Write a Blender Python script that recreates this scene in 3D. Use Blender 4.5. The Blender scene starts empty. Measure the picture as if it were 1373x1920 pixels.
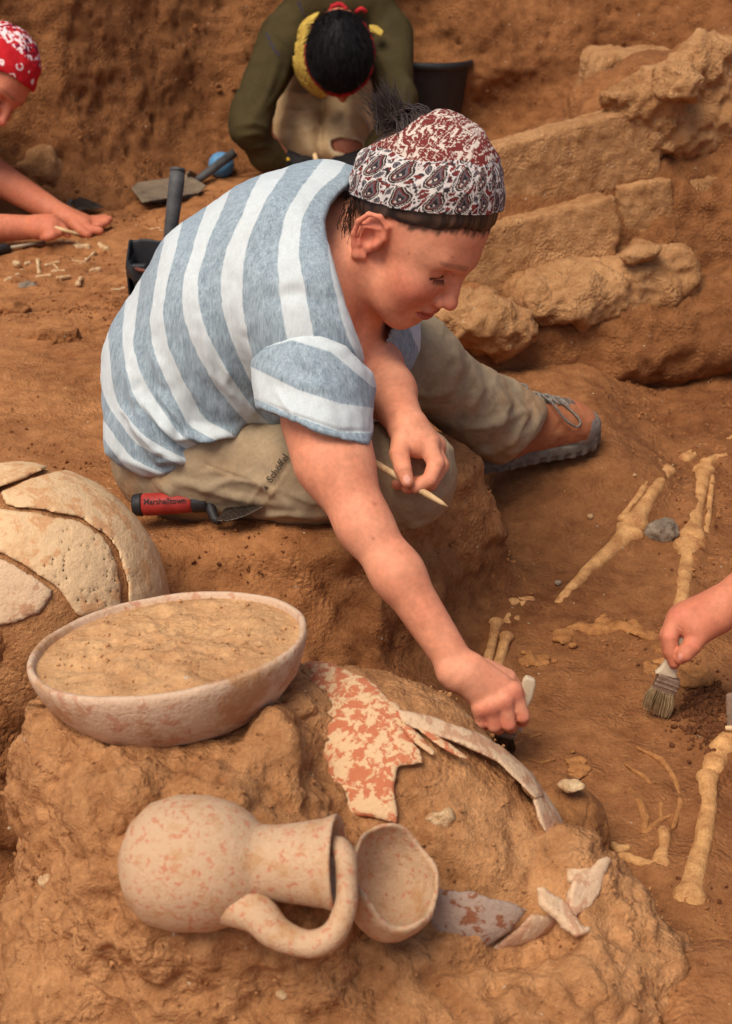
import bpy, bmesh, math, random
import numpy as np
from mathutils import Vector, Matrix

random.seed(7)
rng = np.random.default_rng(11)
SC = bpy.context.scene
COL = SC.collection

# ------------------------------------------------------------------ camera, sky, sun, exposure
PITCH = math.radians(25.0)
FPX = 2700.0                      # focal length in photo pixels (photo 1373 x 1920)
CAM = np.array([0.0, 0.0, 0.85])
RT = np.array([1.0, 0.0, 0.0])
UP = np.array([0.0, math.sin(PITCH), math.cos(PITCH)])
FW = np.array([0.0, math.cos(PITCH), -math.sin(PITCH)])
cam_data = bpy.data.cameras.new('camera')
cam_data.sensor_fit = 'VERTICAL'
cam_data.sensor_height = 36.0
cam_data.lens = FPX / 1920.0 * 36.0
cam_data.clip_start = 0.05
cam_data.clip_end = 200.0
cam_data.dof.use_dof = True
cam_data.dof.focus_distance = 1.86
cam_data.dof.aperture_fstop = 9.0
cam_ob = bpy.data.objects.new('camera', cam_data)
cam_ob.location = CAM
cam_ob.rotation_euler = (math.pi / 2 - PITCH, 0, 0)
COL.objects.link(cam_ob)
SC.camera = cam_ob

SUN_DIR = np.array([-0.31, -0.40, 0.85]); SUN_DIR /= np.linalg.norm(SUN_DIR)   # towards the sun
world = bpy.data.worlds.new('World')
SC.world = world
world.use_nodes = True
wn = world.node_tree
wn.nodes.clear()
sky = wn.nodes.new('ShaderNodeTexSky')
sky.sky_type = 'NISHITA'
sky.sun_disc = False
sky.sun_elevation = math.asin(SUN_DIR[2])
sky.sun_rotation = math.atan2(SUN_DIR[0], SUN_DIR[1])
sky.dust_density = 4.0
sky.air_density = 0.7
sky.ozone_density = 0.6
wbg = wn.nodes.new('ShaderNodeBackground')
wbg.inputs['Strength'].default_value = 0.10
wout = wn.nodes.new('ShaderNodeOutputWorld')
wn.links.new(sky.outputs[0], wbg.inputs[0])
wn.links.new(wbg.outputs[0], wout.inputs[0])
sun_data = bpy.data.lights.new('sun', 'SUN')
sun_data.energy = 2.0
sun_data.angle = math.radians(32.0)
sun_data.color = (1.0, 0.93, 0.82)
sun_ob = bpy.data.objects.new('sun', sun_data)
sun_ob.rotation_euler = Vector(SUN_DIR).to_track_quat('Z', 'Y').to_euler()
sun_ob.location = (-1, 1, 4)
COL.objects.link(sun_ob)
SC.view_settings.view_transform = 'Standard'
SC.view_settings.look = 'None'
SC.view_settings.exposure = 0.45
SC.view_settings.gamma = 1.0
SC.view_settings.use_curve_mapping = False
SC.cycles.max_bounces = 6

# ------------------------------------------------------------------ helpers: places
def P(px, py, d):
    """point seen at photo pixel (px, py) at the distance d along the view axis"""
    return CAM + d * (FW + (px - 686.5) / FPX * RT - (py - 960.0) / FPX * UP)
def G(px, py, z=0.0):
    t = FW + (px - 686.5) / FPX * RT - (py - 960.0) / FPX * UP
    return CAM + t * ((z - CAM[2]) / t[2])
def PR(v):
    """world points -> photo pixels and depth"""
    q = np.asarray(v) - CAM
    d = q @ FW
    return 686.5 + FPX * (q @ RT) / d, 960.0 - FPX * (q @ UP) / d, d
def lin(r, g, b):
    c = np.array([r, g, b], float) / 255.0
    return tuple(np.where(c <= 0.04045, c / 12.92, ((c + 0.055) / 1.055) ** 2.4))
def sstep(a, b, x):
    t = np.clip((x - a) / (b - a), 0, 1)
    return t * t * (3 - 2 * t)
def unit(v):
    v = np.asarray(v, float)
    return v / (np.linalg.norm(v) + 1e-12)
def frame(zaxis, hint=(0, 0, 1)):
    """3x3, columns x y z, z along zaxis"""
    z = unit(zaxis); x = np.cross(hint, z)
    if np.linalg.norm(x) < 1e-4: x = np.cross((1, 0, 0), z)
    x = unit(x); y = np.cross(z, x)
    return np.stack([x, y, z], 1)

# ------------------------------------------------------------------ helpers: noise
def _hash(ix, iy, iz, seed):
    h = (ix.astype(np.int64) * 374761393 + iy.astype(np.int64) * 668265263 + iz.astype(np.int64) * 1274126177 + seed * 362437) & 0xFFFFFFFF
    h = ((h ^ (h >> 13)) * 1274126177) & 0xFFFFFFFF
    h = ((h ^ (h >> 16)) * 2246822519) & 0xFFFFFFFF
    h = h ^ (h >> 15)
    return (h & 0xFFFFFF).astype(np.float32) / float(0xFFFFFF)
def vnoise(p, seed=0):
    p = np.asarray(p, np.float64)
    i = np.floor(p).astype(np.int64); f = (p - i).astype(np.float32)
    u = f * f * f * (f * (f * 6 - 15) + 10)
    r = 0
    for dx in (0, 1):
        wx = u[:, 0] if dx else 1 - u[:, 0]
        for dy in (0, 1):
            wy = u[:, 1] if dy else 1 - u[:, 1]
            for dz in (0, 1):
                wz = u[:, 2] if dz else 1 - u[:, 2]
                r = r + wx * wy * wz * _hash(i[:, 0] + dx, i[:, 1] + dy, i[:, 2] + dz, seed)
    return r * 2 - 1
def fbm(p, octv=4, seed=0, gain=0.5):
    a, s, r = 1.0, 1.0, 0
    p = np.asarray(p)
    for o in range(octv):
        r = r + a * vnoise(p * s + 17.3 * o, seed + o)
        a *= gain; s *= 2.03
    return r
def worley(p, seed=0):
    p = np.asarray(p, np.float64); i = np.floor(p).astype(np.int64)
    best = np.full(len(p), 9.0, np.float32); bid = np.zeros(len(p), np.float32)
    for dx in (-1, 0, 1):
        for dy in (-1, 0, 1):
            for dz in (-1, 0, 1):
                j = i + (dx, dy, dz)
                c = np.stack([_hash(j[:, 0], j[:, 1], j[:, 2], seed + k) for k in range(3)], 1)
                d = ((j + c - p) ** 2).sum(1).astype(np.float32)
                m = d < best
                best[m] = d[m]; bid[m] = _hash(j[:, 0], j[:, 1], j[:, 2], seed + 9)[m]
    return np.sqrt(best), bid

# ------------------------------------------------------------------ helpers: signed distance modelling
def smin(a, b, k):
    if k <= 0: return np.minimum(a, b)
    h = np.clip(0.5 + 0.5 * (b - a) / k, 0, 1)
    return b + (a - b) * h - k * h * (1 - h)
def smax(a, b, k): return -smin(-a, -b, k)
def f_cone(a, b, ra, rb):
    a = np.asarray(a, float); b = np.asarray(b, float); ba = b - a; L = ba @ ba + 1e-12
    def f(p):
        q = p - a
        h = np.clip(q @ ba / L, 0, 1)
        return np.linalg.norm(q - h[:, None] * ba, axis=1) - (ra + (rb - ra) * h)
    lo = np.minimum(a - ra, b - rb); hi = np.maximum(a + ra, b + rb)
    return f, lo, hi
def f_ell(c, r, R=None):
    c = np.asarray(c, float); r = np.asarray(r, float)
    R = np.eye(3) if R is None else np.asarray(R)
    def f(p):
        q = (p - c) @ R
        k0 = np.linalg.norm(q / r, axis=1); k1 = np.linalg.norm(q / (r * r), axis=1) + 1e-9
        return k0 * (k0 - 1) / k1
    m = r.max()
    return f, c - m, c + m
def f_box(c, half, R=None, rd=0.0):
    c = np.asarray(c, float); half = np.asarray(half, float)
    R = np.eye(3) if R is None else np.asarray(R)
    def f(p):
        q = np.abs((p - c) @ R) - (half - rd)
        return np.linalg.norm(np.maximum(q, 0), axis=1) + np.minimum(q.max(1), 0) - rd
    m = np.linalg.norm(half)
    return f, c - m, c + m
def poly2d(x, y, poly):
    """signed distance to a 2-D polygon, negative inside"""
    poly = np.asarray(poly, float); n = len(poly)
    d = np.full(x.shape, 1e18); s = np.ones(x.shape)
    for i in range(n):
        a = poly[i]; b = poly[i - 1]; e = b - a
        wx, wy = x - a[0], y - a[1]
        h = np.clip((wx * e[0] + wy * e[1]) / (e @ e + 1e-12), 0, 1)
        d = np.minimum(d, (wx - e[0] * h) ** 2 + (wy - e[1] * h) ** 2)
        c1 = y >= a[1]; c2 = y < b[1]; c3 = e[0] * wy > e[1] * wx
        m = (c1 & c2 & c3) | (~c1 & ~c2 & ~c3)
        s = np.where(m, -s, s)
    return s * np.sqrt(d)
def line2d(x, y, pts):
    pts = np.asarray(pts, float)
    d = np.full(x.shape, 1e18); tt = np.zeros(x.shape); n = len(pts) - 1
    for i in range(n):
        a, b = pts[i], pts[i + 1]; e = b - a
        wx, wy = x - a[0], y - a[1]
        h = np.clip((wx * e[0] + wy * e[1]) / (e @ e + 1e-12), 0, 1)
        q = (wx - e[0] * h) ** 2 + (wy - e[1] * h) ** 2
        m = q < d
        d = np.where(m, q, d); tt = np.where(m, (i + h) / n, tt)
    return np.sqrt(d), tt
BIG = 9.0
class Sdf:
    def __init__(s): s.ops = []; s.post = None
    def add(s, prim, k=0.0, op='u'):
        s.ops.append((prim[0], prim[1], prim[2], k, op)); return s
    def cone(s, a, b, ra, rb, k=0.0, op='u'): return s.add(f_cone(a, b, ra, rb), k, op)
    def ell(s, c, r, R=None, k=0.0, op='u'): return s.add(f_ell(c, r, R), k, op)
    def box(s, c, h, R=None, rd=0.0, k=0.0, op='u'): return s.add(f_box(c, h, R, rd), k, op)
    def chain(s, pts, k=0.01, sub=True):
        """pts: list of (point, radius); joined among themselves with k"""
        for i in range(len(pts) - 1):
            s.cone(pts[i][0], pts[i + 1][0], pts[i][1], pts[i + 1][1], k)
        return s
    def sub(s, other, k=0.0, op='u'):
        lo, hi = other.bounds()
        s.ops.append((other, lo, hi, k, op)); return s
    def everywhere(s, f, k=0.0, op='i'):
        s.ops.append((f, None, None, k, op)); return s
    def bounds(s):
        L = [o[1] for o in s.ops if o[1] is not None and o[4] == 'u']; H = [o[2] for o in s.ops if o[2] is not None and o[4] == 'u']
        return np.min(L, 0) - 0.012, np.max(H, 0) + 0.012
    def __call__(s, p, margin=0.06):
        d = np.full(len(p), BIG)
        for f, lo, hi, k, op in s.ops:
            if lo is None:
                m = slice(None); q = p
            else:
                mg = margin + k
                m = np.nonzero(((p > lo - mg) & (p < hi + mg)).all(1))[0]
                if len(m) == 0: continue
                q = p[m]
            v = f(q, margin) if isinstance(f, Sdf) else f(q)
            if op == 'u': d[m] = smin(d[m], v, k)
            elif op == 's': d[m] = smax(d[m], -v, k)
            else: d[m] = smax(d[m], v, k)
        return d
def mesh_sdf(F, lo, hi, h, H=6, slack=1.2):
    """surface nets on a sparse lattice -> verts, quads"""
    lo = np.asarray(lo, float) - 3 * h; hi = np.asarray(hi, float) + 3 * h
    n = np.ceil((hi - lo) / (h * H)).astype(int)
    ci = np.stack(np.meshgrid(*[np.arange(k) for k in n], indexing='ij'), -1).reshape(-1, 3)
    mg = h * H * slack + 0.02
    call = (lambda q: F(q, mg)) if isinstance(F, Sdf) else F
    cv = np.concatenate([call(lo + (c + 0.5) * h * H) for c in np.array_split(ci, max(1, len(ci) // 400000))])
    ci = ci[np.abs(cv) < h * H * slack]
    M = len(ci); D = n * H + 2
    off = np.stack(np.meshgrid(*[np.arange(H + 1)] * 3, indexing='ij'), -1).reshape(-1, 3)
    g = ci[:, None, :] * H + off[None]
    ids = (g[..., 0].astype(np.int64) * D[1] + g[..., 1]) * D[2] + g[..., 2]
    u, inv = np.unique(ids.ravel(), return_inverse=True)
    ux = np.stack([u // (D[1] * D[2]), (u // D[2]) % D[1], u % D[2]], 1)
    vals = np.concatenate([call(lo + c * h) for c in np.array_split(ux, max(1, len(ux) // 1500000))])
    V = vals[inv.ravel()].reshape(M, H + 1, H + 1, H + 1)
    S = V < 0
    cnt = np.zeros((M, H, H, H), np.int8)
    corners = [(a, b, c) for a in (0, 1) for b in (0, 1) for c in (0, 1)]
    for a, b, c in corners: cnt += S[:, a:H + a, b:H + b, c:H + c]
    m, i, j, k = np.nonzero((cnt > 0) & (cnt < 8))
    cell = ci[m] * H + np.stack([i, j, k], 1)
    cval = {c: V[m, i + c[0], j + c[1], k + c[2]] for c in corners}
    acc = np.zeros((len(m), 3)); num = np.zeros(len(m))
    for c in corners:
        for ax in range(3):
            if c[ax] == 0:
                c2 = list(c); c2[ax] = 1; c2 = tuple(c2)
                v0, v1 = cval[c], cval[c2]
                x = (v0 < 0) != (v1 < 0)
                t = np.where(x, v0 / np.where(x, v0 - v1, 1), 0)
                pt = np.tile(np.array(c, float), (len(m), 1)); pt[:, ax] += t
                acc[x] += pt[x]; num[x] += 1
    verts = lo + (cell + acc / num[:, None]) * h
    cid = (cell[:, 0].astype(np.int64) * D[1] + cell[:, 1]) * D[2] + cell[:, 2]
    order = np.argsort(cid); scid = cid[order]
    stride = np.array([D[1] * D[2], D[2], 1], np.int64)
    quads = []
    for ax in range(3):
        c2 = [0, 0, 0]; c2[ax] = 1
        v0 = cval[(0, 0, 0)]; v1 = cval[tuple(c2)]
        e = np.nonzero((v0 < 0) != (v1 < 0))[0]
        b, c = (ax + 1) % 3, (ax + 2) % 3
        need = [cid[e], cid[e] - stride[b], cid[e] - stride[b] - stride[c], cid[e] - stride[c]]
        idx = []; ok = np.ones(len(e), bool)
        for q in need:
            ps = np.clip(np.searchsorted(scid, q), 0, len(scid) - 1)
            ok &= scid[ps] == q
            idx.append(order[ps])
        Q = np.stack(idx, 1)
        flip = v0[e] >= 0
        Q[flip] = Q[flip][:, ::-1]
        quads.append(Q[ok])
    return verts, np.concatenate(quads)
def smooth(v, q, it=1, lam=0.5):
    a = q.ravel(); b = np.roll(q, -1, 1).ravel(); n = len(v)
    deg = np.bincount(a, minlength=n) + np.bincount(b, minlength=n) + 1e-9
    for _ in range(it):
        s = np.stack([np.bincount(a, v[b, c], n) + np.bincount(b, v[a, c], n) for c in range(3)], 1)
        v = v + lam * (s / deg[:, None] - v)
    return v
def normals(v, q):
    n = np.cross(v[q[:, 2]] - v[q[:, 0]], v[q[:, 3]] - v[q[:, 1]])
    out = np.stack([np.bincount(q.ravel(), np.repeat(n[:, c], 4), len(v)) for c in range(3)], 1)
    return out / (np.linalg.norm(out, axis=1, keepdims=True) + 1e-12)
def folds(v, nrm, lines):
    """raise cloth folds along polylines given where they are seen; (points, width px, height m)"""
    x, y, d = PR(v)
    face = np.clip(-(nrm @ FW) * 2 + 0.6, 0, 1)
    out = np.zeros(len(v))
    for pts, w, amp in lines:
        dd, t = line2d(x, y, pts)
        out += amp * np.exp(-(dd / w) ** 2) * (0.35 + 0.65 * np.sin(np.clip(t, 0, 1) * math.pi))
    return v + nrm * (out * face)[:, None]

# ------------------------------------------------------------------ helpers: objects
def mesh_data(name, v, q, mat, col=None, attrs=None, smooth_=True):
    me = bpy.data.meshes.new(name)
    v = np.asarray(v, np.float32)
    if isinstance(q, np.ndarray):
        nf, k = q.shape
        me.vertices.add(len(v)); me.vertices.foreach_set('co', v.ravel())
        me.loops.add(nf * k); me.loops.foreach_set('vertex_index', q.ravel().astype(np.int32))
        me.polygons.add(nf); me.polygons.foreach_set('loop_start', np.arange(0, nf * k, k, dtype=np.int32))
        me.update(calc_edges=True)
    else:
        me.from_pydata([tuple(map(float, c)) for c in v], [], q); me.update()
    me.polygons.foreach_set('use_smooth', np.full(len(me.polygons), smooth_, bool))
    if col is not None:
        a = me.color_attributes.new('Col', 'FLOAT_COLOR', 'POINT')
        c = np.ones((len(v), 4), np.float32); c[:, :3] = col
        a.data.foreach_set('color', c.ravel())
    for kname, val in (attrs or {}).items():
        a = me.attributes.new(kname, 'FLOAT', 'POINT'); a.data.foreach_set('value', np.asarray(val, np.float32))
    me.materials.append(mat)
    return me
def link(name, me, parent=None, loc=None):
    o = bpy.data.objects.new(name, me); COL.objects.link(o)
    if parent is not None: o.parent = parent
    return o
def tag(o, label=None, cat=None, group=None, kind=None):
    if label: o['label'] = label
    if cat: o['category'] = cat
    if group: o['group'] = group
    if kind: o['kind'] = kind
    return o
def root(name, label, cat, group=None):
    return tag(link(name, None), label, cat, group)
def obj(name, v, q, mat, parent=None, col=None, attrs=None, smooth_=True):
    return link(name, mesh_data(name, v, q, mat, col, attrs, smooth_), parent)
def sdf_obj(name, F, h, mat, parent=None, col=None, attrs=None, sm=1, disp=None, lo=None, hi=None, fold=None, slack=1.2, Hc=6):
    """mesh an Sdf; disp(v, n) gives the displacement along the normal; col(v, n) the colours"""
    if lo is None: lo, hi = F.bounds()
    v, q = mesh_sdf(F, lo, hi, h, H=Hc, slack=slack)
    if sm: v = smooth(v, q, sm)
    n = normals(v, q)
    if disp is not None:
        v = v + n * disp(v, n)[:, None]; n = normals(v, q)
    if fold is not None:
        v = folds(v, n, fold); n = normals(v, q)
    c = col(v, n) if callable(col) else col
    at = {kk: (f(v, n) if callable(f) else f) for kk, f in (attrs or {}).items()}
    return obj(name, v, q, mat, parent, c, at)
def trace(F, px, py, d0=0.9, d1=6.0):
    """distance along the view axis at which the ray through (px, py) meets F"""
    px = np.atleast_1d(np.asarray(px, float)); py = np.atleast_1d(np.asarray(py, float))
    dr = FW[None] + ((px - 686.5) / FPX)[:, None] * RT - ((py - 960) / FPX)[:, None] * UP
    L = np.linalg.norm(dr, axis=1); d = np.full(len(px), d0)
    for _ in range(90):
        f = F(CAM + d[:, None] * dr, 0.25) if isinstance(F, Sdf) else F(CAM + d[:, None] * dr)
        f = np.where(f > 5, 0.2, f)
        d = np.minimum(d + 0.8 * f / L, d1)
        if ((np.abs(f) < 3e-4) | (d >= d1)).all(): break
    return d
def tube(pts, rads, seg=10, cap=True, flat=None):
    """tube along points, flat = (axis, factor) squeezes the section"""
    pts = [np.asarray(p, float) for p in pts]; n = len(pts)
    v, q = [], []
    x = None
    for i in range(n):
        t = unit(pts[min(i + 1, n - 1)] - pts[max(i - 1, 0)])
        if x is None:
            x = np.cross(t, (0.3, 0.2, 0.93)); x = unit(x if np.linalg.norm(x) > 1e-3 else np.cross(t, (1, 0, 0)))
        x = unit(x - t * (x @ t)); y = np.cross(t, x)
        for s in range(seg):
            a = 2 * math.pi * s / seg
            o = rads[i] * (math.cos(a) * x + math.sin(a) * y)
            if flat is not None:
                ax = unit(flat[0]); o = o - ax * (o @ ax) * (1 - flat[1])
            v.append(pts[i] + o)
    for i in range(n - 1):
        for s in range(seg):
            s2 = (s + 1) % seg
            q.append((i * seg + s, i * seg + s2, (i + 1) * seg + s2, (i + 1) * seg + s))
    if cap:
        q.append(tuple(range(seg - 1, -1, -1))); q.append(tuple((n - 1) * seg + s for s in range(seg)))
    return v, q
def lathe(prof, origin, R, seg=64):
    """prof: (radius, height) list, closed outline allowed"""
    v, q = [], []
    for r, z in prof:
        for s in range(seg):
            a = 2 * math.pi * s / seg
            v.append(origin + R @ np.array([r * math.cos(a), r * math.sin(a), z]))
    n = len(prof)
    for i in range(n - 1):
        for s in range(seg):
            s2 = (s + 1) % seg
            q.append((i * seg + s, i * seg + s2, (i + 1) * seg + s2, (i + 1) * seg + s))
    return np.array(v), q
def merge(parts):
    V, Q = [], []
    for v, q in parts:
        o = len(V); V.extend(list(v)); Q.extend([tuple(i + o for i in f) for f in q])
    return V, Q

# ------------------------------------------------------------------ materials
def nt(name):
    m = bpy.data.materials.new(name); m.use_nodes = True
    t = m.node_tree; t.nodes.clear()
    b = t.nodes.new('ShaderNodeBsdfPrincipled'); o = t.nodes.new('ShaderNodeOutputMaterial')
    t.links.new(b.outputs[0], o.inputs[0])
    return m, t, b
def N(t, kind, **kw):
    n = t.nodes.new('ShaderNode' + kind)
    for k, v in kw.items():
        if k.startswith('i_'):
            key = k[2:].replace('_', ' ')
            n.inputs[key].default_value = v
        else: setattr(n, k, v)
    return n
def noise(t, coord, scale, detail=4, rough=0.55, dist=0.0):
    n = N(t, 'TexNoise'); n.inputs['Scale'].default_value = scale; n.inputs['Detail'].default_value = detail
    n.inputs['Roughness'].default_value = rough; n.inputs['Distortion'].default_value = dist
    t.links.new(coord, n.inputs['Vector'])
    return n.outputs['Fac']
def rng_map(t, fac, a, b, c=0.0, d=1.0):
    n = N(t, 'MapRange'); n.inputs[1].default_value = a; n.inputs[2].default_value = b
    n.inputs[3].default_value = c; n.inputs[4].default_value = d
    t.links.new(fac, n.inputs[0]); return n.outputs[0]
def mix(t, fac, c1, c2, blend='MIX'):
    n = N(t, 'Mix', data_type='RGBA', blend_type=blend)
    if isinstance(fac, (int, float)): n.inputs[0].default_value = fac
    else: t.links.new(fac, n.inputs[0])
    for c, i in ((c1, 6), (c2, 7)):
        if isinstance(c, tuple): n.inputs[i].default_value = (*c, 1)
        else: t.links.new(c, n.inputs[i])
    return n.outputs[2]
def math_(t, op, a, b):
    n = N(t, 'Math', operation=op)
    for x, i in ((a, 0), (b, 1)):
        if isinstance(x, (int, float)): n.inputs[i].default_value = x
        else: t.links.new(x, n.inputs[i])
    return n.outputs[0]
def bump(t, b, hgt, strength, dist):
    n = N(t, 'Bump'); n.inputs['Strength'].default_value = strength; n.inputs['Distance'].default_value = dist
    t.links.new(hgt, n.inputs['Height'])
    t.links.new(n.outputs[0], b.inputs['Normal'])
    return n
def wpos(t): return N(t, 'NewGeometry').outputs['Position']
def soil(name, dark, light, grit=1.0, dist=0.006, chip=(0.50, 0.37, 0.24)):
    m, t, b = nt(name); c = wpos(t)
    big = noise(t, c, 5, 5, 0.6); mid = noise(t, c, 34, 5, 0.65); fine = noise(t, c, 190, 3, 0.7); grain = noise(t, c, 620, 2, 0.7)
    f = math_(t, 'ADD', math_(t, 'MULTIPLY', big, 0.45), math_(t, 'MULTIPLY', mid, 0.55))
    col = mix(t, rng_map(t, f, 0.36, 0.64), dark, light)
    col = mix(t, rng_map(t, fine, 0.3, 0.72, 0.0, 0.55), mix(t, 1.0, col, (0.72, 0.68, 0.64), 'MULTIPLY'), mix(t, 1.0, col, (1.16, 1.15, 1.13), 'MULTIPLY'))
    col = mix(t, rng_map(t, grain, 0.62, 0.78, 0, 0.5 * grit), col, mix(t, 1.0, col, (0.45, 0.42, 0.4), 'MULTIPLY'))
    vo = N(t, 'TexVoronoi'); vo.inputs['Scale'].default_value = 95; t.links.new(c, vo.inputs['Vector'])
    sel = N(t, 'SeparateColor'); t.links.new(vo.outputs['Color'], sel.inputs[0])
    chipm = math_(t, 'MULTIPLY', math_(t, 'LESS_THAN', vo.outputs['Distance'], 0.2), math_(t, 'GREATER_THAN', sel.outputs[0], 0.975))
    col = mix(t, chipm, col, chip)
    at = N(t, 'Attribute', attribute_name='pit_shade_mottle')          # pit shade and random patches put into the colour, 0 where absent
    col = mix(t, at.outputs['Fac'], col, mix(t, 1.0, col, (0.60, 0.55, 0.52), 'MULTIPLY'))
    t.links.new(col, b.inputs['Base Color'])
    b.inputs['Roughness'].default_value = 0.95
    b.inputs['Specular IOR Level'].default_value = 0.15
    hgt = math_(t, 'ADD', math_(t, 'MULTIPLY', mid, 0.34), math_(t, 'ADD', math_(t, 'MULTIPLY', fine, 0.46), math_(t, 'MULTIPLY', grain, 0.24)))
    vb = N(t, 'TexVoronoi'); vb.inputs['Scale'].default_value = 150; vb.inputs['Randomness'].default_value = 1.0
    wv_ = N(t, 'VectorMath', operation='ADD'); t.links.new(c, wv_.inputs[0])
    nv = N(t, 'TexNoise'); nv.inputs['Scale'].default_value = 60; t.links.new(c, nv.inputs['Vector'])
    sv = N(t, 'VectorMath', operation='SCALE'); sv.inputs['Scale'].default_value = 0.012; t.links.new(nv.outputs['Color'], sv.inputs[0]); t.links.new(sv.outputs[0], wv_.inputs[1]); t.links.new(wv_.outputs[0], vb.inputs['Vector'])
    crumb = math_(t, 'MULTIPLY', math_(t, 'SUBTRACT', 0.7, vb.outputs['Distance']), rng_map(t, noise(t, c, 16, 3, 0.6), 0.42, 0.62, 0.05, 0.55))
    hgt = math_(t, 'ADD', hgt, crumb)
    bump(t, b, hgt, 0.68 * grit, dist * 2.2)
    return m
def pottery(name, base, slip, dirt, slip_amt=0.5, dirt_amt=0.5, scale=30, obj_scale=1.0):
    """fired clay, worn slip and clinging soil"""
    m, t, b = nt(name); c = wpos(t)
    n1 = noise(t, c, scale, 6, 0.68, 0.4); n2 = noise(t, c, scale * 0.35, 5, 0.6); n3 = noise(t, c, 260, 3, 0.7); n4 = noise(t, c, scale * 3, 4, 0.7)
    col = mix(t, rng_map(t, n1, 0.62 - 0.25 * slip_amt, 0.66 - 0.25 * slip_amt), base, slip)
    col = mix(t, rng_map(t, n3, 0.35, 0.7, 0, 0.35), col, mix(t, 1.0, col, (0.78, 0.74, 0.70), 'MULTIPLY'))
    col = mix(t, rng_map(t, math_(t, 'ADD', math_(t, 'MULTIPLY', n2, 0.7), math_(t, 'MULTIPLY', n4, 0.3)), 0.68 - 0.28 * dirt_amt, 0.80 - 0.28 * dirt_amt, 0, 0.85), col, dirt)
    t.links.new(col, b.inputs['Base Color'])
    b.inputs['Roughness'].default_value = 0.85
    b.inputs['Specular IOR Level'].default_value = 0.2
    bump(t, b, math_(t, 'ADD', math_(t, 'MULTIPLY', n3, 0.4), math_(t, 'MULTIPLY', n4, 0.7)), 0.5, 0.006)
    return m
def plain(name, c1, c2=None, scale=40, rough=0.7, spec=0.3, metal=0.0, bd=0.0015, bs=0.4, stretch=None):
    m, t, b = nt(name); c = wpos(t)
    if stretch is not None:
        mp = N(t, 'Mapping'); mp.inputs['Scale'].default_value = stretch; t.links.new(c, mp.inputs[0]); c = mp.outputs[0]
    n1 = noise(t, c, scale, 5, 0.62); n2 = noise(t, c, scale * 7, 3, 0.65)
    c2 = c2 or tuple(x * 0.7 for x in c1)
    col = mix(t, rng_map(t, math_(t, 'ADD', math_(t, 'MULTIPLY', n1, 0.65), math_(t, 'MULTIPLY', n2, 0.35)), 0.36, 0.64), c2, c1)
    t.links.new(col, b.inputs['Base Color'])
    b.inputs['Roughness'].default_value = rough; b.inputs['Specular IOR Level'].default_value = spec; b.inputs['Metallic'].default_value = metal
    bump(t, b, n2, bs, bd)
    return m
def painted(name, rough=0.6, spec=0.3, sss=0.0, bscale=300, bs=0.25, bd=0.001, var=0.12):
    """colour comes from the mesh's own colours; grain from noise"""
    m, t, b = nt(name); c = wpos(t)
    a = N(t, 'Attribute', attribute_name='Col')
    n1 = noise(t, c, bscale * 0.25, 4, 0.6); n2 = noise(t, c, bscale, 3, 0.65)
    col = mix(t, rng_map(t, n1, 0.3, 0.7), mix(t, 1.0, a.outputs['Color'], (1 - var, 1 - var * 1.1, 1 - var * 1.2), 'MULTIPLY'), mix(t, 1.0, a.outputs['Color'], (1 + var, 1 + var, 1 + var), 'MULTIPLY'))
    t.links.new(col, b.inputs['Base Color'])
    b.inputs['Roughness'].default_value = rough; b.inputs['Specular IOR Level'].default_value = spec
    if sss:
        b.inputs['Subsurface Weight'].default_value = sss
        b.inputs['Subsurface Radius'].default_value = (1.0, 0.35, 0.2)
        b.inputs['Subsurface Scale'].default_value = 0.006
    bump(t, b, n2, bs, bd)
    return m
def heather(name, attr='stripe'):
    """striped jersey: white and slubbed blue grey, from a coordinate along the garment"""
    m, t, b = nt(name); c = wpos(t)
    a = N(t, 'Attribute', attribute_name=attr).outputs['Fac']
    fr = math_(t, 'FRACT', math_(t, 'MULTIPLY', a, 0.5), 0.0)
    edge = rng_map(t, math_(t, 'ABSOLUTE', math_(t, 'SUBTRACT', fr, 0.25), 0), 0.212, 0.236)   # 0 white, 1 grey
    mp = N(t, 'Mapping'); mp.inputs['Scale'].default_value = (1, 1, 0.13); mp.inputs['Rotation'].default_value = (0.15, -0.35, 0); t.links.new(c, mp.inputs[0])
    slub = noise(t, mp.outputs[0], 420, 4, 0.75); slub2 = noise(t, mp.outputs[0], 150, 3, 0.7)
    s = math_(t, 'ADD', math_(t, 'MULTIPLY', slub, 0.6), math_(t, 'MULTIPLY', slub2, 0.4))
    grey = mix(t, rng_map(t, s, 0.36, 0.66), lin(112, 128, 136), lin(172, 185, 191))
    wht = mix(t, rng_map(t, s, 0.3, 0.7), lin(184, 191, 190), lin(209, 215, 213))
    col = mix(t, edge, wht, grey)
    t.links.new(col, b.inputs['Base Color'])
    b.inputs['Roughness'].default_value = 0.9; b.inputs['Specular IOR Level'].default_value = 0.15
    b.inputs['Sheen Weight'].default_value = 0.15
    bump(t, b, slub, 0.3, 0.0012)
    return m
SOIL_D, SOIL_L = lin(144, 91, 53), lin(198, 139, 89)
M_ground = soil('soil', SOIL_D, SOIL_L)
M_wall = soil('wall_soil', lin(132, 84, 49), lin(182, 124, 77), 1.1, 0.008)
M_ped = soil('pale_soil', lin(154, 102, 61), lin(212, 157, 106), 1.05, 0.006)
M_fill = soil('sandy_soil', lin(184, 134, 90), lin(222, 176, 126), 0.8, 0.004)
M_dark = soil('damp_soil', lin(108, 66, 40), lin(144, 92, 58), 1.2, 0.01)
M_stone = soil('stone', lin(166, 116, 72), lin(214, 164, 113), 1.0, 0.009)
M_greystone = plain('grey_stone', lin(176, 156, 132), lin(112, 96, 78), 60, 0.9, 0.2, 0, 0.006, 0.8)
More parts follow.
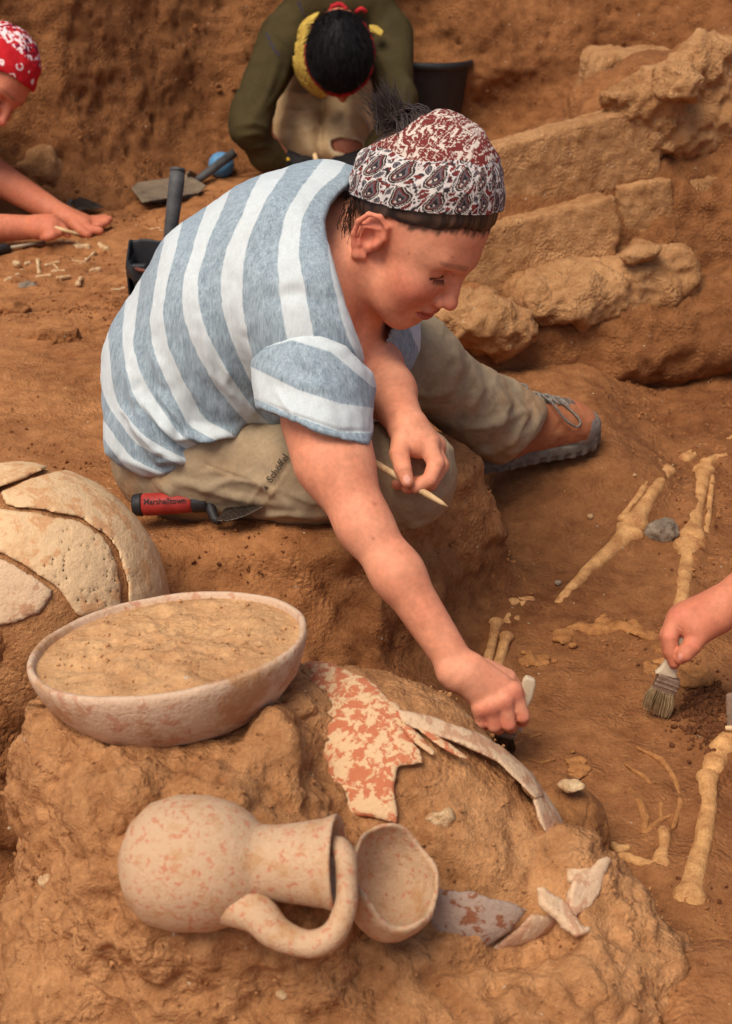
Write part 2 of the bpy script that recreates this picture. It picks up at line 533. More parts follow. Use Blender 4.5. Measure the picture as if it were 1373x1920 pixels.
M_oldbone = plain('crumbling_bone', lin(190, 132, 78), lin(140, 90, 50), 60, 0.9, 0.15, 0, 0.004, 0.8)
M_bone = plain('bone', lin(216, 164, 104), lin(156, 104, 60), 38, 0.75, 0.25, 0, 0.003, 0.6)
M_palebone = plain('pale_bone', lin(224, 194, 148), lin(170, 120, 76), 60, 0.75, 0.25, 0, 0.004, 0.7)
M_skin = painted('skin', 0.6, 0.28, 0.14, 620, 0.45, 0.0009, 0.09)
M_cloth = painted('cloth', 0.9, 0.15, 0, 700, 0.3, 0.0008, 0.10)
M_shirt = heather('striped_jersey')
M_hair = plain('hair', lin(66, 46, 36), lin(26, 17, 14), 90, 0.45, 0.45, 0, 0.003, 0.6, (1, 1, 0.25))
M_black = plain('black_hair', lin(24, 20, 20), lin(9, 8, 9), 90, 0.55, 0.2, 0, 0.002, 0.5)
M_plastic = plain('black_plastic', lin(44, 42, 42), lin(24, 23, 24), 14, 0.55, 0.4, 0, 0.001, 0.2)
M_iron = plain('dusty_iron', lin(156, 138, 112), lin(108, 94, 80), 22, 0.6, 0.4, 0.35, 0.002, 0.4)
M_steel = plain('steel', lin(84, 70, 58), lin(50, 42, 36), 25, 0.45, 0.5, 0.7, 0.001, 0.3)
M_pipe = plain('grey_plastic', lin(84, 82, 80), lin(56, 54, 54), 40, 0.6, 0.35, 0, 0.001, 0.3)
M_wood = plain('pale_wood', lin(226, 194, 146), lin(190, 150, 100), 60, 0.65, 0.3, 0, 0.001, 0.4, (1, 1, 0.2))
# ================================================================== THE GROUND
TERR = np.array([(-3.2, 1.48), (-0.62, 1.50), (-0.44, 1.54), (-0.34, 1.66), (-0.25, 1.715), (-0.08, 1.72), (0.015, 1.735), (0.06, 1.80), (0.12, 1.92),
                 (0.185, 2.04), (0.15, 2.13), (0.07, 2.24), (0.06, 2.6), (0.2, 2.85), (0.42, 3.02), (0.9, 3.12), (1.6, 3.2), (3.2, 3.2), (3.2, 5.6), (-3.2, 5.6)])
def h_pit(x, y):
    h = -0.21 + 0.085 * sstep(2.1, 2.4, y) * sstep(0.62, 0.42, x) + 0.10 * sstep(2.55, 3.2, y) * sstep(0.3, 0.9, x) + 0.16 * sstep(0.75, 1.5, x) * sstep(2.2, 3.2, y)
    h = h - 0.10 * sstep(1.5, 1.25, y) * sstep(0.1, -0.5, x)
    return h
def h_top(x, y):
    return 0.02 * np.sin(x * 3.1 + 1) * sstep(2.2, 2.8, y) + 0.20 * sstep(0.25, 0.95, x) * sstep(2.9, 3.7, y) - 0.03 * np.exp(-((x + 0.24) ** 2 + (y - 2.02) ** 2) / 0.05)
def ground_f(p):
    x, y, z = p[:, 0], p[:, 1], p[:, 2]
    wob = 0.030 * fbm(p * (6, 6, 3), 3, 5)
    pit = (z - h_pit(x, y)) * 0.93
    pd = poly2d(x + wob, y + 0.6 * wob, TERR)
    blk = smax(pd + (0.30 + 0.5 * sstep(0.0, -0.14, x) * sstep(1.9, 1.75, y)) * z + 0.02 + 0.06 * sstep(0.02, 0.2, x) * (z + 0.05), z - h_top(x, y), 0.035)
    d = smin(pit, blk, 0.05)
    # baulk at the lower right and the high ground beyond the right edge
    mnd = smax(smax(0.275 + 0.35 * (z + 0.12) - x + 0.3 * wob, y - 1.105 + 0.4 * (z + 0.12) + 0.3 * wob, 0.10), z + 0.118, 0.035)
    d = smin(d, mnd * 0.85, 0.03)
    d = smin(d, smax(0.86 - x + 0.35 * (z + 0.2), z + 0.02, 0.08), 0.06)
    # kicked hollow behind the block where the boot rests, pelvis hollow
    d = smax(d, -(np.linalg.norm((p - (0.17, 2.27, -0.13)) / (1.3, 1, 0.8), axis=1) - 0.06), 0.05)
    c = G(1130, 1218, -0.195)
    d = smax(d, -(np.linalg.norm((p - (c + (0, 0, 0.015))) / (1.15, 1, 0.45), axis=1) - 0.066), 0.02)
    return d
def ground_disp(v, n):
    x, y, z = v[:, 0], v[:, 1], v[:, 2]
    steep = 1 - np.clip(n[:, 2], 0, 1)
    far = sstep(2.6, 3.4, y)
    a = 0.006 * fbm(v * 11, 4, 21) + steep * 0.020 * fbm(v * (9, 9, 14), 5, 31, 0.55)
    rg = 1 - np.abs(fbm(v * (16, 16, 20), 3, 41))
    a += steep * 0.012 * (rg - 0.7) + 0.0022 * fbm(v * 55, 3, 51)
    # ripples and worked ground on the right slope and the far left
    a += 0.012 * sstep(0.3, 0.6, x) * sstep(2.3, 2.7, y) * fbm(v * (9, 16, 9), 4, 61)
    a += 0.007 * sstep(-0.1, -0.4, x) * sstep(2.1, 2.5, y) * fbm(v * (10, 22, 10), 4, 71)
    # sweep marks of a brush beside the seat
    sx, sy = x + 0.385, y - 1.93
    r = np.hypot(sx, sy * 1.0)
    a += 0.0022 * np.sin(r * 420 + 2 * vnoise(v * 9, 3)) * np.exp(-((r - 0.11) / 0.05) ** 2) * sstep(-0.1, 0.1, z + 0.05)
    return a
LO, HI = np.array([-1.5, 0.62, -0.36]), np.array([1.75, 4.75, 0.3])
gv, gq = mesh_sdf(ground_f, LO, HI, 0.0075, H=6, slack=1.5)
gn = normals(gv, gq)
gv = gv + gn * ground_disp(gv, gn)[:, None]
pit_shade_mottle = sstep(-0.07, -0.17, gv[:, 2]) * (0.55 + 0.35 * fbm(gv * 4, 3, 81)) * sstep(0.9, 1.3, gv[:, 1]) + 0.25 * np.clip(fbm(gv * 2.5, 3, 83), 0, 1)  # shade of the pit painted in by depth, plus random darker patches
ground = obj('ground', gv, gq, M_ground, None, None, {'pit_shade_mottle': np.clip(pit_shade_mottle, 0, 1)})
tag(ground, kind='structure')
def far_sheet():
    """the trench bottom carried on outside the picture"""
    v = [(-14, -12, -0.40), (14, -12, -0.40), (14, 14, -0.40), (-14, 14, -0.40)]
    return obj('trench_floor', v, [(0, 1, 2, 3)], M_ground)
tag(far_sheet(), kind='structure')
def gz(x, y):
    """height of the built ground"""
    z = 0.30
    p = np.array([[x, y, z]])
    for _ in range(60):
        f = float(ground_f(p)[0])
        if f < 0.0008: break
        p[0, 2] -= 0.8 * f
    return p[0, 2]
def on_ground(px, py, up=0.0):
    d = float(trace((lambda p: np.minimum(ground_f(p), wall_f(p))) if py < 420 else ground_f, px, py)[0])
    return P(px, py, d) + np.array([0, 0, up])

# ------------------------------------------------------------------ the earth section behind
WP = np.array([(-3.2, 3.25), (-1.3, 3.55), (-0.78, 3.80), (-0.42, 4.20), (0.1, 4.42), (0.7, 4.46), (1.2, 4.30), (1.8, 4.05), (3.2, 3.8), (3.2, 5.6), (-3.2, 5.6)])
def wall_f(p):
    x, y, z = p[:, 0], p[:, 1], p[:, 2]
    w = 0.05 * fbm(p * (2.5, 2.5, 3.5), 3, 91)
    d = poly2d(x + w, y + w, WP) + 0.18 * (z - 0.1) - 0.11 * np.exp(-np.maximum(z - h_top(x, y), 0) / 0.07)
    return smax(d * 0.9, z - 1.05 - 0.05 * vnoise(p * 3, 4), 0.06)
def wall_disp(v, n):
    a = 0.014 * fbm(v * 6, 5, 101, 0.5) + 0.005 * fbm(v * 42, 3, 111)
    rg = 1 - np.abs(fbm(v * (8, 8, 15) + 3, 4, 121))
    a += 0.009 * (rg - 0.75)
    f1, idn = worley(v * 24, 131)
    a -= 0.022 * (idn > 0.80) * np.clip(1 - f1 / 0.34, 0, 1) ** 0.8
    f2, id2 = worley(v * 46, 141)
    a -= 0.011 * (id2 > 0.78) * np.clip(1 - f2 / 0.36, 0, 1)
    f3, id3 = worley(v * 13, 151)
    a += 0.014 * (id3 > 0.80) * np.clip(1 - f3 / 0.3, 0, 1)
    return a
wv, wq = mesh_sdf(wall_f, (-1.7, 3.0, -0.1), (1.9, 5.2, 1.15), 0.011, slack=1.5)
wn_ = normals(wv, wq)
wv = wv + wn_ * wall_disp(wv, wn_)[:, None]
earth_wall = tag(obj('earth_wall', wv, wq, M_wall), kind='structure')

# ------------------------------------------------------------------ the fallen stone wall at the right
def stone_f(poly, d, dd, deep, rd=0.012, tilt=0.0):
    """block with the face outline poly (px), its face at distance d (left) .. d+dd (right), deep metres thick"""
    poly = np.array(poly, float)
    x0, x1 = poly[:, 0].min(), poly[:, 0].max(); yc = poly[:, 1].mean()
    L = P(x0, yc, d); Rr = P(x1, yc, d + dd)
    ex = unit((Rr - L) * (1, 1, 0)); ny = np.array([-ex[1], ex[0], 0]); ny = unit(ny + np.array([0, 0, -tilt])); ez = np.cross(ex, ny)
    fx, fz = [], []
    for a, b in poly:
        dr = P(a, b, 1.0) - CAM
        t = ((L - CAM) @ ny) / (dr @ ny)
        q = CAM + dr * t - L
        fx.append(q @ ex); fz.append(q @ ez)
    pl = np.stack([fx, fz], 1)
    def f(p):
        q = p - L
        wob = (0.003 if rd < 0.01 else 0.007) * fbm(p * 24, 3, int(abs(poly[0, 0])) % 97)
        a = poly2d(q @ ex + wob, q @ ez + wob, pl); b = np.abs(q @ ny - deep / 2) - deep / 2
        return smax(a, b, rd * 1.4)
    box = np.array([L + ex * a + ez * c + ny * e for a in (pl[:, 0].min(), pl[:, 0].max()) for c in (pl[:, 1].min(), pl[:, 1].max()) for e in (0, deep)])
    return f, box.min(0) - 0.01, box.max(0) + 0.01
def stone_disp(amp, s):
    def g(v, n):
        f1, i1 = worley(v * 30, s)
        return amp * ((fbm(v * 14, 4, s, 0.6) if amp > 0.007 else 0.7 * fbm(v * 34, 4, s, 0.65)) + 0.5 * (0.7 - np.abs(fbm(v * 26, 3, s + 5)))) + 0.0014 * fbm(v * 90, 2, s + 9) - (0.007 if amp > 0.007 else 0.0025) * (i1 > 0.75) * np.clip(1 - f1 / 0.4, 0, 1)
    return g
swall = root('stone_wall', 'leaning wall of rough ancient stone blocks and boulders at the right', 'wall')
STONES = [
    ([(790, 318), (905, 284), (1214, 196), (1238, 258), (1240, 334), (1085, 374), (930, 416), (800, 448)], 2.96, 0.16, 0.075, 0.005, 0.05, 0.0030, 'long squared top block of the wall with a sunlit upper edge'),
    ([(790, 452), (930, 422), (1158, 368), (1164, 436), (1150, 506), (985, 556), (800, 600)], 2.955, 0.10, 0.11, 0.006, 0.10, 0.0034, 'squared block of the second course'),
    ([(1166, 350), (1262, 334), (1270, 440), (1215, 476), (1160, 480)], 3.10, 0.03, 0.2, 0.007, 0.05, 0.004, 'small block set back at the end of the second course'),
    ([(1000, 566), (1024, 534), (1180, 500), (1290, 468), (1338, 488), (1334, 550), (1240, 602), (1090, 620), (1010, 606)], 2.85, 0.14, 0.22, 0.035, 0.15, 0.012, 'long rough boulder at the foot of the wall'),
    ([(840, 600), (880, 562), (940, 556), (1000, 590), (1030, 640), (960, 676), (850, 650)], 2.78, 0.05, 0.2, 0.05, 0.2, 0.012, 'rounded boulder half buried at the foot of the wall'),
    ([(1146, 186), (1225, 150), (1258, 116), (1330, 80), (1440, 50), (1480, 200), (1400, 272), (1310, 310), (1242, 306), (1200, 240)], 3.00, 0.16, 0.09, 0.035, 0.05, 0.016, 'large rough boulder capping the wall'),
    ([(1128, 130), (1145, 106), (1292, 104), (1300, 190), (1120, 200)], 3.55, 0.03, 0.22, 0.008, 0.02, 0.006, 'pale squared block standing behind the wall'),
    ([(1262, 130), (1310, 118), (1336, 150), (1326, 196), (1268, 190)], 2.96, 0.03, 0.10, 0.03, 0.1, 0.010, None),
    ([(1180, 478), (1220, 462), (1250, 470), (1230, 494), (1190, 498)], 2.88, 0.02, 0.06, 0.02, 0.1, 0.006, None),
    ([(1270, 340), (1340, 316), (1420, 296), (1430, 420), (1330, 470), (1278, 440)], 3.12, 0.05, 0.2, 0.03, 0.1, 0.012, None),
]
for i, (pl, d, dd, deep, rd, tilt, amp, lab) in enumerate(STONES):
    F = Sdf().add(stone_f(pl, d, dd, deep, rd, tilt))
    o = sdf_obj('stone_block', F, 0.0055, M_stone, swall, disp=stone_disp(amp, 200 + 11 * i), sm=1)
    if lab: o['label'] = lab
# packed earth bedding the stones
bed = Sdf()
bed.cone(P(780, 560, 3.14), P(1190, 480, 3.26), 0.13, 0.13, 0.05)
bed.cone(P(800, 436, 3.09), P(1240, 345, 3.25), 0.10, 0.11, 0.05)
bed.cone(P(800, 372, 3.17), P(1220, 262, 3.32), 0.085, 0.085, 0.05)
bed.cone(P(1200, 500, 3.26), P(1430, 420, 3.32), 0.13, 0.22, 0.05)
bed.cone(P(1250, 360, 3.28), P(1460, 300, 3.3), 0.15, 0.22, 0.05)
bed.cone(P(860, 680, 2.99), P(1400, 600, 3.08), 0.08, 0.12, 0.06)
bed.cone(P(1150, 215, 3.5), P(1420, 160, 3.5), 0.12, 0.15, 0.06)
tag(sdf_obj('earth_bank', bed, 0.009, M_wall, disp=lambda v, n: 0.018 * fbm(v * 9, 5, 301, 0.55) + 0.004 * fbm(v * 45, 2, 303)), kind='structure')

# ================================================================== THE POTS AND THEIR SOIL
JC = P(805, 1590, 1.50)                          # the big broken jar: an ovoid lying with its shoulder to the upper left
JAX = unit(P(560, 1330, 1.575) - JC)
JR = frame(JAX)
def jar_ell(grow): return f_ell(JC + JAX * 0.035, np.array([0.132, 0.130, 0.205]) + grow, JR)
BC = P(316, 1203, 1.45); bR = 0.1415
bn = unit(UP * 0.957 * math.cos(0.105) - RT * 0.957 * math.sin(0.105) - FW * 0.29)
ped = Sdf()
ped.cone(P(222, 1470, 1.50), P(320, 1870, 1.47), 0.103, 0.105, 0.05)
ped.cone(P(430, 1480, 1.50), P(480, 1900, 1.45), 0.135, 0.155, 0.07)
ped.cone(P(640, 1730, 1.46), P(720, 1900, 1.45), 0.130, 0.155, 0.05)
ped.cone(P(900, 1790, 1.45), P(980, 1900, 1.43), 0.09, 0.13, 0.05)
ped.cone(P(1110, 1790, 1.43), P(1170, 1900, 1.42), 0.058, 0.072, 0.04)
ped.cone(P(1035, 1660, 1.45), P(1110, 1740, 1.44), 0.055, 0.055, 0.03)
ped.cone(P(1130, 1745, 1.42), P(1225, 1822, 1.42), 0.022, 0.012, 0.03)
ped.cone(P(330, 1330, 1.50), P(330, 1500, 1.50), 0.118, 0.13, 0.06)
ped.cone(P(200, 1370, 1.455), P(420, 1420, 1.445), 0.055, 0.06, 0.05)
ped.cone(P(420, 1420, 1.445), P(520, 1380, 1.49), 0.06, 0.038, 0.05)
ped.cone(P(300, 1680, 1.345), P(560, 1720, 1.345), 0.066, 0.060, 0.06)
ped.cone(P(250, 1560, 1.36), P(420, 1540, 1.36), 0.06, 0.06, 0.06)
ped.cone(P(470, 1380, 1.53), P(520, 1520, 1.51), 0.062, 0.09, 0.05)
ped.everywhere(lambda p: -np.maximum(np.linalg.norm(np.cross(p - BC, bn), axis=1) - 0.137, -((p - BC) @ bn) - 0.06), 0.006)
ped.cone(P(300, 1900, 1.52), P(1000, 2050, 1.46), 0.20, 0.20, 0.06)
ped.add(jar_ell(-0.007), 0.012)
def ped_disp(v, n):
    x, y, d = PR(v)
    core = sstep(-0.004, 0.010, jar_ell(-0.007)[0](v))
    a = core * (0.012 * fbm(v * 13, 5, 401, 0.6) + 0.010 * (0.75 - np.abs(fbm(v * (17, 17, 13), 4, 411)))) + 0.0028 * fbm(v * 48, 4, 421, 0.6) + (1 - core) * 0.004 * fbm(v * 16, 4, 431)
    fa, ia = worley(v * 62, 445); fb, ib = worley(v * 120, 447)
    a += core * np.clip(fbm(v * 10, 2, 449) + 0.25, 0, 1) * (0.006 * (0.45 - fa) * (ia > 0.3) + 0.003 * (0.45 - fb))
    f1, i1 = worley(v * 55, 441)
    a -= 0.007 * core * (i1 > 0.80) * np.clip(1 - f1 / 0.45, 0, 1)
    f2, i2 = worley(v * 34, 451)
    a += 0.006 * core * (i2 > 0.85) * np.clip(1 - f2 / 0.4, 0, 1)
    # grooves scraped with tools
    for pts, w, am in (([(205, 1440), (190, 1560), (195, 1700), (215, 1840)], 14, -0.008), ([(150, 1400), (205, 1440)], 16, -0.006), ([(480, 1830), (600, 1800), (690, 1760)], 14, -0.005),
                       ([(800, 1830), (960, 1790), (1080, 1770)], 15, -0.008), ([(1040, 1760), (1060, 1850), (1120, 1900)], 12, -0.007), ([(860, 1900), (960, 1840)], 14, -0.006),
                       ([(760, 1520), (850, 1490), (960, 1520)], 24, -0.004), ([(990, 1470), (960, 1560), (1000, 1640)], 18, -0.004)):
        dd, t = line2d(x, y, pts)
        a += am * np.exp(-(dd / w) ** 2) * (n @ FW < 0.2)
    return a
pv, pq = mesh_sdf(ped, *ped.bounds(), 0.0042)
pn = normals(pv, pq); pv = pv + pn * ped_disp(pv, pn)[:, None]
pedestal = tag(obj('soil_pedestal', pv, pq, M_ped), kind='structure')

# ------------------------------------------------------------------ bowl brim full of soil
M_bowl = pottery('bowl_clay', lin(204, 172, 142), lin(190, 142, 112), lin(172, 124, 80), 0.30, 0.62, 40)
M_jug = pottery('jug_clay', lin(202, 166, 130), lin(196, 132, 98), lin(186, 140, 94), 0.28, 0.58, 150)
M_jarp = pottery('painted_jar_clay', lin(216, 178, 134), lin(192, 114, 78), lin(188, 138, 90), 0.56, 0.42, 88)
M_jar = pottery('jar_clay', lin(210, 176, 140), lin(190, 144, 110), lin(172, 122, 78), 0.4, 0.45, 40)
M_jarg = pottery('grey_jar_clay', lin(160, 136, 118), lin(134, 84, 58), lin(168, 120, 78), 0.3, 0.35, 60)
M_big = pottery('large_jar_clay', lin(218, 182, 138), lin(206, 156, 110), lin(194, 144, 96), 0.4, 0.62, 30)
BRm = frame(bn, (0, 1, 0))
bowl = root('bowl', 'wide pale clay bowl brim full of soil on the soil pedestal', 'bowl')
prof = [(0.0, -0.112), (0.055, -0.110), (0.075, -0.104), (0.108, -0.078), (0.130, -0.044), (0.1385, -0.018), (0.1405, -0.006), (0.1405, -0.001), (0.139, 0.0015), (0.1355, 0.002), (0.1335, -0.001), (0.132, -0.012), (0.122, -0.044), (0.095, -0.08), (0.0, -0.098)]
prof = [(a_, b_ * (0.80 if b_ < -0.01 else 1)) for a_, b_ in prof]
v, q = lathe(prof, BC, BRm, 128)
v = v + 0.0013 * np.stack([fbm(v * 14, 3, s) for s in (1, 2, 3)], 1)
obj('bowl_body', v, q, M_bowl, bowl)
rr, ss = 34, 128
v, q = [BC + BRm @ np.array([0, 0, -0.002])], []
for i in range(1, rr + 1):
    for s in range(ss):
        a = 2 * math.pi * s / ss; r = 0.1335 * i / rr
        v.append(BC + BRm @ np.array([r * math.cos(a), r * math.sin(a), -0.002]))
v = np.array(v)
for s in range(ss): q.append((0, 1 + s, 1 + (s + 1) % ss))
for i in range(rr - 1):
    for s in range(ss):
        a = 1 + i * ss; s2 = (s + 1) % ss
        q.append((a + s, a + ss + s, a + ss + s2, a + s2))
rad = np.linalg.norm(v - BC, axis=1) / 0.1335
v = v + bn * (0.004 * (1 - rad ** 2) + (0.0065 * fbm(v * 18, 5, 501, 0.6) + 0.0030 * fbm(v * 80, 3, 503)) * (1 - rad ** 6) - 0.003)[:, None]
obj('soil_fill', v, q, M_fill, bowl)
# soil clinging under the bowl
cl = Sdf()
for a, b, r0, r1 in (((150, 1310, 1.40), (240, 1385, 1.42), 0.016, 0.02), ((420, 1390, 1.42), (560, 1330, 1.44), 0.022, 0.02), ((250, 1395, 1.44), (430, 1400, 1.43), 0.03, 0.03)):
    cl.cone(P(*a), P(*b), r0, r1, 0.02)
tag(sdf_obj('clinging_soil', cl, 0.004, M_ped, disp=lambda v, n: 0.007 * fbm(v * 26, 5, 511, 0.6)), kind='structure')

# ------------------------------------------------------------------ the jug lying on its side
jug = root('jug', 'small cream clay jug with one loop handle lying on its side', 'jug')
ja, jb = P(345, 1618, 1.262), P(640, 1618, 1.238)      # axis from base to mouth
jax = unit(jb - ja); jL = np.linalg.norm(jb - ja)
JUGR = frame(jax)
JU = [(-0.054, 0.0), (-0.052, 0.022), (-0.043, 0.040), (-0.027, 0.0530), (-0.004, 0.0590), (0.022, 0.058), (0.044, 0.0522), (0.058, 0.0440), (0.066, 0.0360), (0.070, 0.0330), (0.083, 0.0325), (0.104, 0.0345), (0.126, 0.0375), (0.134, 0.0405), (0.1365, 0.0415), (0.138, 0.0405), (0.1375, 0.037), (0.132, 0.033), (0.11, 0.029), (0.08, 0.028), (0.06, 0.03), (0.03, 0.04), (-0.02, 0.045), (-0.05, 0.02), (-0.052, 0.0)]
zz = np.array([a for a, b in JU]); rr_ = np.array([b for a, b in JU])
v, q = lathe([(b, a) for a, b in JU], ja, JUGR, 96)
v = v + 0.0014 * np.stack([fbm(v * 16, 4, s) for s in (11, 12, 13)], 1)
ax_ = (v - ja) @ jax; rd_ = v - ja - ax_[:, None] * jax
v = v + rd_ / (np.linalg.norm(rd_, axis=1, keepdims=True) + 1e-6) * (0.00045 * np.sin(ax_ * 900 + 2 * vnoise(v * 20, 5)))[:, None]
obj('jug_body', v, q, M_jug, jug)
hp = [(425, 1690, 1.240), (480, 1712, 1.224), (522, 1752, 1.214), (578, 1770, 1.208), (624, 1752, 1.206), (648, 1702, 1.208), (650, 1650, 1.212), (648, 1612, 1.214), (640, 1592, 1.224), (628, 1588, 1.236)]
# smooth the handle line
hp = np.array([P(*h) for h in hp])
def spline(pts, n=40):
    pts = np.asarray(pts, float); out = []
    m = len(pts)
    for i in range(n):
        t = i / (n - 1) * (m - 1); k = min(int(t), m - 2); f = t - k
        p0, p1, p2, p3 = pts[max(k - 1, 0)], pts[k], pts[k + 1], pts[min(k + 2, m - 1)]
        out.append(0.5 * ((2 * p1) + (p2 - p0) * f + (2 * p0 - 5 * p1 + 4 * p2 - p3) * f * f + (3 * p1 - p0 - 3 * p2 + p3) * f ** 3))
    return np.array(out)
hs = spline(hp, 44)
hr = np.interp(np.linspace(0, 1, 44), [0, 0.14, 0.3, 0.6, 1], [0.020, 0.0160, 0.0115, 0.0092, 0.0090])
v, q = tube(hs, hr, 16, flat=(FW, 1.25))
v = np.array(v); v = v + 0.0008 * np.stack([fbm(v * 30, 3, s) for s in (14, 15, 16)], 1)
obj('handle', v, q, M_jug, jug)

# ------------------------------------------------------------------ the broken cup beside it
cup = root('cup', 'broken open clay cup wedged between jug and big jar', 'cup')
cn = unit(RT * 0.16 + UP * 0.80 - FW * 0.58)              # opening looks up and to the camera
cc = P(740, 1648, 1.282)
cx3 = unit(RT - cn * (RT @ cn)); CR = np.stack([cx3, np.cross(cn, cx3), cn], 1)
cupo = f_ell(cc, (0.0440, 0.0480, 0.064), CR); cupi = f_ell(cc + cn * 0.004, (0.0388, 0.0428, 0.059), CR)
def cup_f(p):
    q = (p - cc) @ CR
    rim = q[:, 2] - 0.008 + 0.42 * q[:, 0] - 0.30 * q[:, 1] - 0.004 * np.sin(5 * np.arctan2(q[:, 1], q[:, 0]))
    return smax(smax(cupo[0](p), -cupi[0](p), 0.002), rim * 0.85, 0.003)
o = sdf_obj('cup_body', Sdf().add((cup_f, cc - 0.07, cc + 0.07)), 0.0022, M_jug, cup, disp=lambda v, n: 0.0008 * fbm(v * 60, 3, 3))

# ------------------------------------------------------------------ shards cut from curved walls
def shard(name, poly, surf, thick, mat, parent, h=0.003, off=0.0, seed=0, disp=0.0007, edge=0.0025, dep=None, fq=60):
    poly = np.array(poly, float)
    def f(p):
        x, y, d = PR(p)
        w = 900 * edge * fbm(p * 60, 3, seed + 7)
        e = poly2d(x + w, y - w, poly) * d / FPX
        s = surf(p) - off
        r = smax(np.abs(s) - thick / 2, e, 0.0025)
        if dep is not None: r = np.maximum(r, d - dep)
        return r
    dd = [P(a, b, d) for a, b in poly for d in (1.0, 2.6)]
    # bounds: where the surface is, from the rays through the outline
    cx, cy = poly.mean(0)
    gx = np.concatenate([poly[:, 0], (poly[:, 0] + cx) / 2, [cx]]); gy = np.concatenate([poly[:, 1], (poly[:, 1] + cy) / 2, [cy]])
    t = trace(surf, gx, gy)
    t = np.where(t > 5, np.median(t), t)
    pts = np.array([P(a, b, c) for a, b, c in zip(gx, gy, t)])
    return sdf_obj(name, Sdf().add((f, pts.min(0) - 0.05, pts.max(0) + 0.05)), h, mat, parent, sm=1, disp=lambda v, n: disp * fbm(v * fq, 3, seed))
def plate(name, poly, pt, nrm, th, mat, parent, h=0.003, seed=0, edge=0.0, disp=0.0, bend=0.0):
    """plate of thickness th whose outline is seen as poly, lying in the plane through pt"""
    nrm = unit(nrm); ex = unit(np.cross(nrm, FW) if abs(nrm @ FW) < 0.95 else np.cross(nrm, UP)); ey = np.cross(nrm, ex)
    pl = []
    for a, b in poly:
        dr = P(a, b, 1.0) - CAM; t = ((pt - CAM) @ nrm) / (dr @ nrm); q = CAM + dr * t - pt
        pl.append((q @ ex, q @ ey))
    pl = np.array(pl)
    def f(p):
        q = p - pt; x, y = q @ ex, q @ ey
        w = edge * fbm(p * 70, 3, seed) if edge else 0
        return smax(poly2d(x + w, y + w, pl), np.abs(q @ nrm - bend * (x * x + y * y)) - th / 2, min(0.002, th * 0.4))
    W = np.array([pt + ex * a + ey * b + nrm * c for a, b in pl for c in (-th, th)])
    m = abs(bend) * (pl ** 2).sum(1).max()
    return sdf_obj(name, Sdf().add((f, W.min(0) - 0.004 - m, W.max(0) + 0.004 + m)), h, mat, parent, sm=1, disp=(lambda v, n: disp * fbm(v * 40, 3, seed)) if disp else None)
jarS = jar_ell(0.0)[0]
bjar = root('broken_jar', 'large broken storage jar with worn orange paint, packed with soil', 'jar')
s_ = shard('painted_shard', [(556, 1236), (620, 1244), (690, 1276), (752, 1322), (758, 1380), (796, 1428), (748, 1436), (738, 1480), (747, 1548), (700, 1532), (612, 1524), (592, 1486), (572, 1440), (556, 1380), (552, 1310)], jarS, 0.008, M_jarp, bjar, seed=601, off=0.002)
s_['label'] = 'orange and cream painted shoulder shard'
for i, pl in enumerate([
    [(690, 1322), (740, 1345), (790, 1410), (795, 1432), (740, 1432), (735, 1370)],
    [(738, 1346), (770, 1362), (818, 1410), (812, 1418), (770, 1388)],
    [(765, 1352), (800, 1366), (850, 1398), (882, 1426), (868, 1424), (820, 1398)],
]): shard('jar_shard', pl, jarS, 0.007, M_jarp, bjar, off=0.003 + 0.001 * i, seed=611 + i, h=0.0024, edge=0.0008)
shard('rim_shard', [(744, 1330), (800, 1340), (884, 1369), (946, 1403), (998, 1450), (1022, 1492), (1004, 1500), (975, 1468), (930, 1427), (870, 1397), (800, 1374), (756, 1358)], jarS, 0.010, M_jar, bjar, off=0.004, seed=621, h=0.0026, edge=0.0012)
shard('rim_shard', [(1012, 1478), (1064, 1530), (1090, 1590), (1104, 1650), (1074, 1664), (1044, 1604), (1012, 1540), (1000, 1500)], jarS, 0.008, M_jar, bjar, off=0.003, seed=625, h=0.0028)
# lower wall, grey inside out
lowS = f_ell(P(885, 1668, 1.412), np.array([0.100, 0.075, 0.066]), frame(UP))[0]
o = shard('jar_shard', [(806, 1662), (860, 1668), (950, 1690), (992, 1704), (960, 1744), (905, 1780), (850, 1775), (812, 1740), (798, 1700)], lowS, 0.008, M_jarg, bjar, seed=631)
o['label'] = 'blue grey lower wall shard'
shard('jar_shard', [(996, 1712), (1040, 1718), (1048, 1732), (1000, 1764), (940, 1782), (915, 1782), (965, 1745)], lowS, 0.008, M_jar, bjar, off=-0.003, seed=635)
def slab(name, a, b, w, th, mat, parent, nrm, seed=0, taper=0.5):
    """flat broken sherd from a to b"""
    a = np.asarray(a); b = np.asarray(b); ex = unit(b - a); L = np.linalg.norm(b - a)
    nz = unit(nrm - ex * (nrm @ ex)); ey = np.cross(nz, ex)
    pl = [(0, -w * 0.35), (0.12 * L, -w * 0.5), (0.6 * L, -w * 0.42), (L, -w * 0.1 * taper), (0.97 * L, w * 0.2 * taper), (0.7 * L, w * 0.42), (0.3 * L, w * 0.5), (0.02 * L, w * 0.32)]
    def f(p):
        q = p - a
        wb = 0.003 * fbm(p * 70, 3, seed)
        x, y = q @ ex, q @ ey
        bend = 0.25 * w * ((x / L - 0.5) ** 2 - 0.25)
        return smax(poly2d(x + wb, y + wb, pl), np.abs(q @ nz - bend) - th / 2, 0.002)
    m = np.array([a, b])
    return sdf_obj(name, Sdf().add((f, m.min(0) - w * 0.7, m.max(0) + w * 0.7)), 0.0024, mat, parent, disp=lambda v, n: 0.0008 * fbm(v * 60, 3, seed))
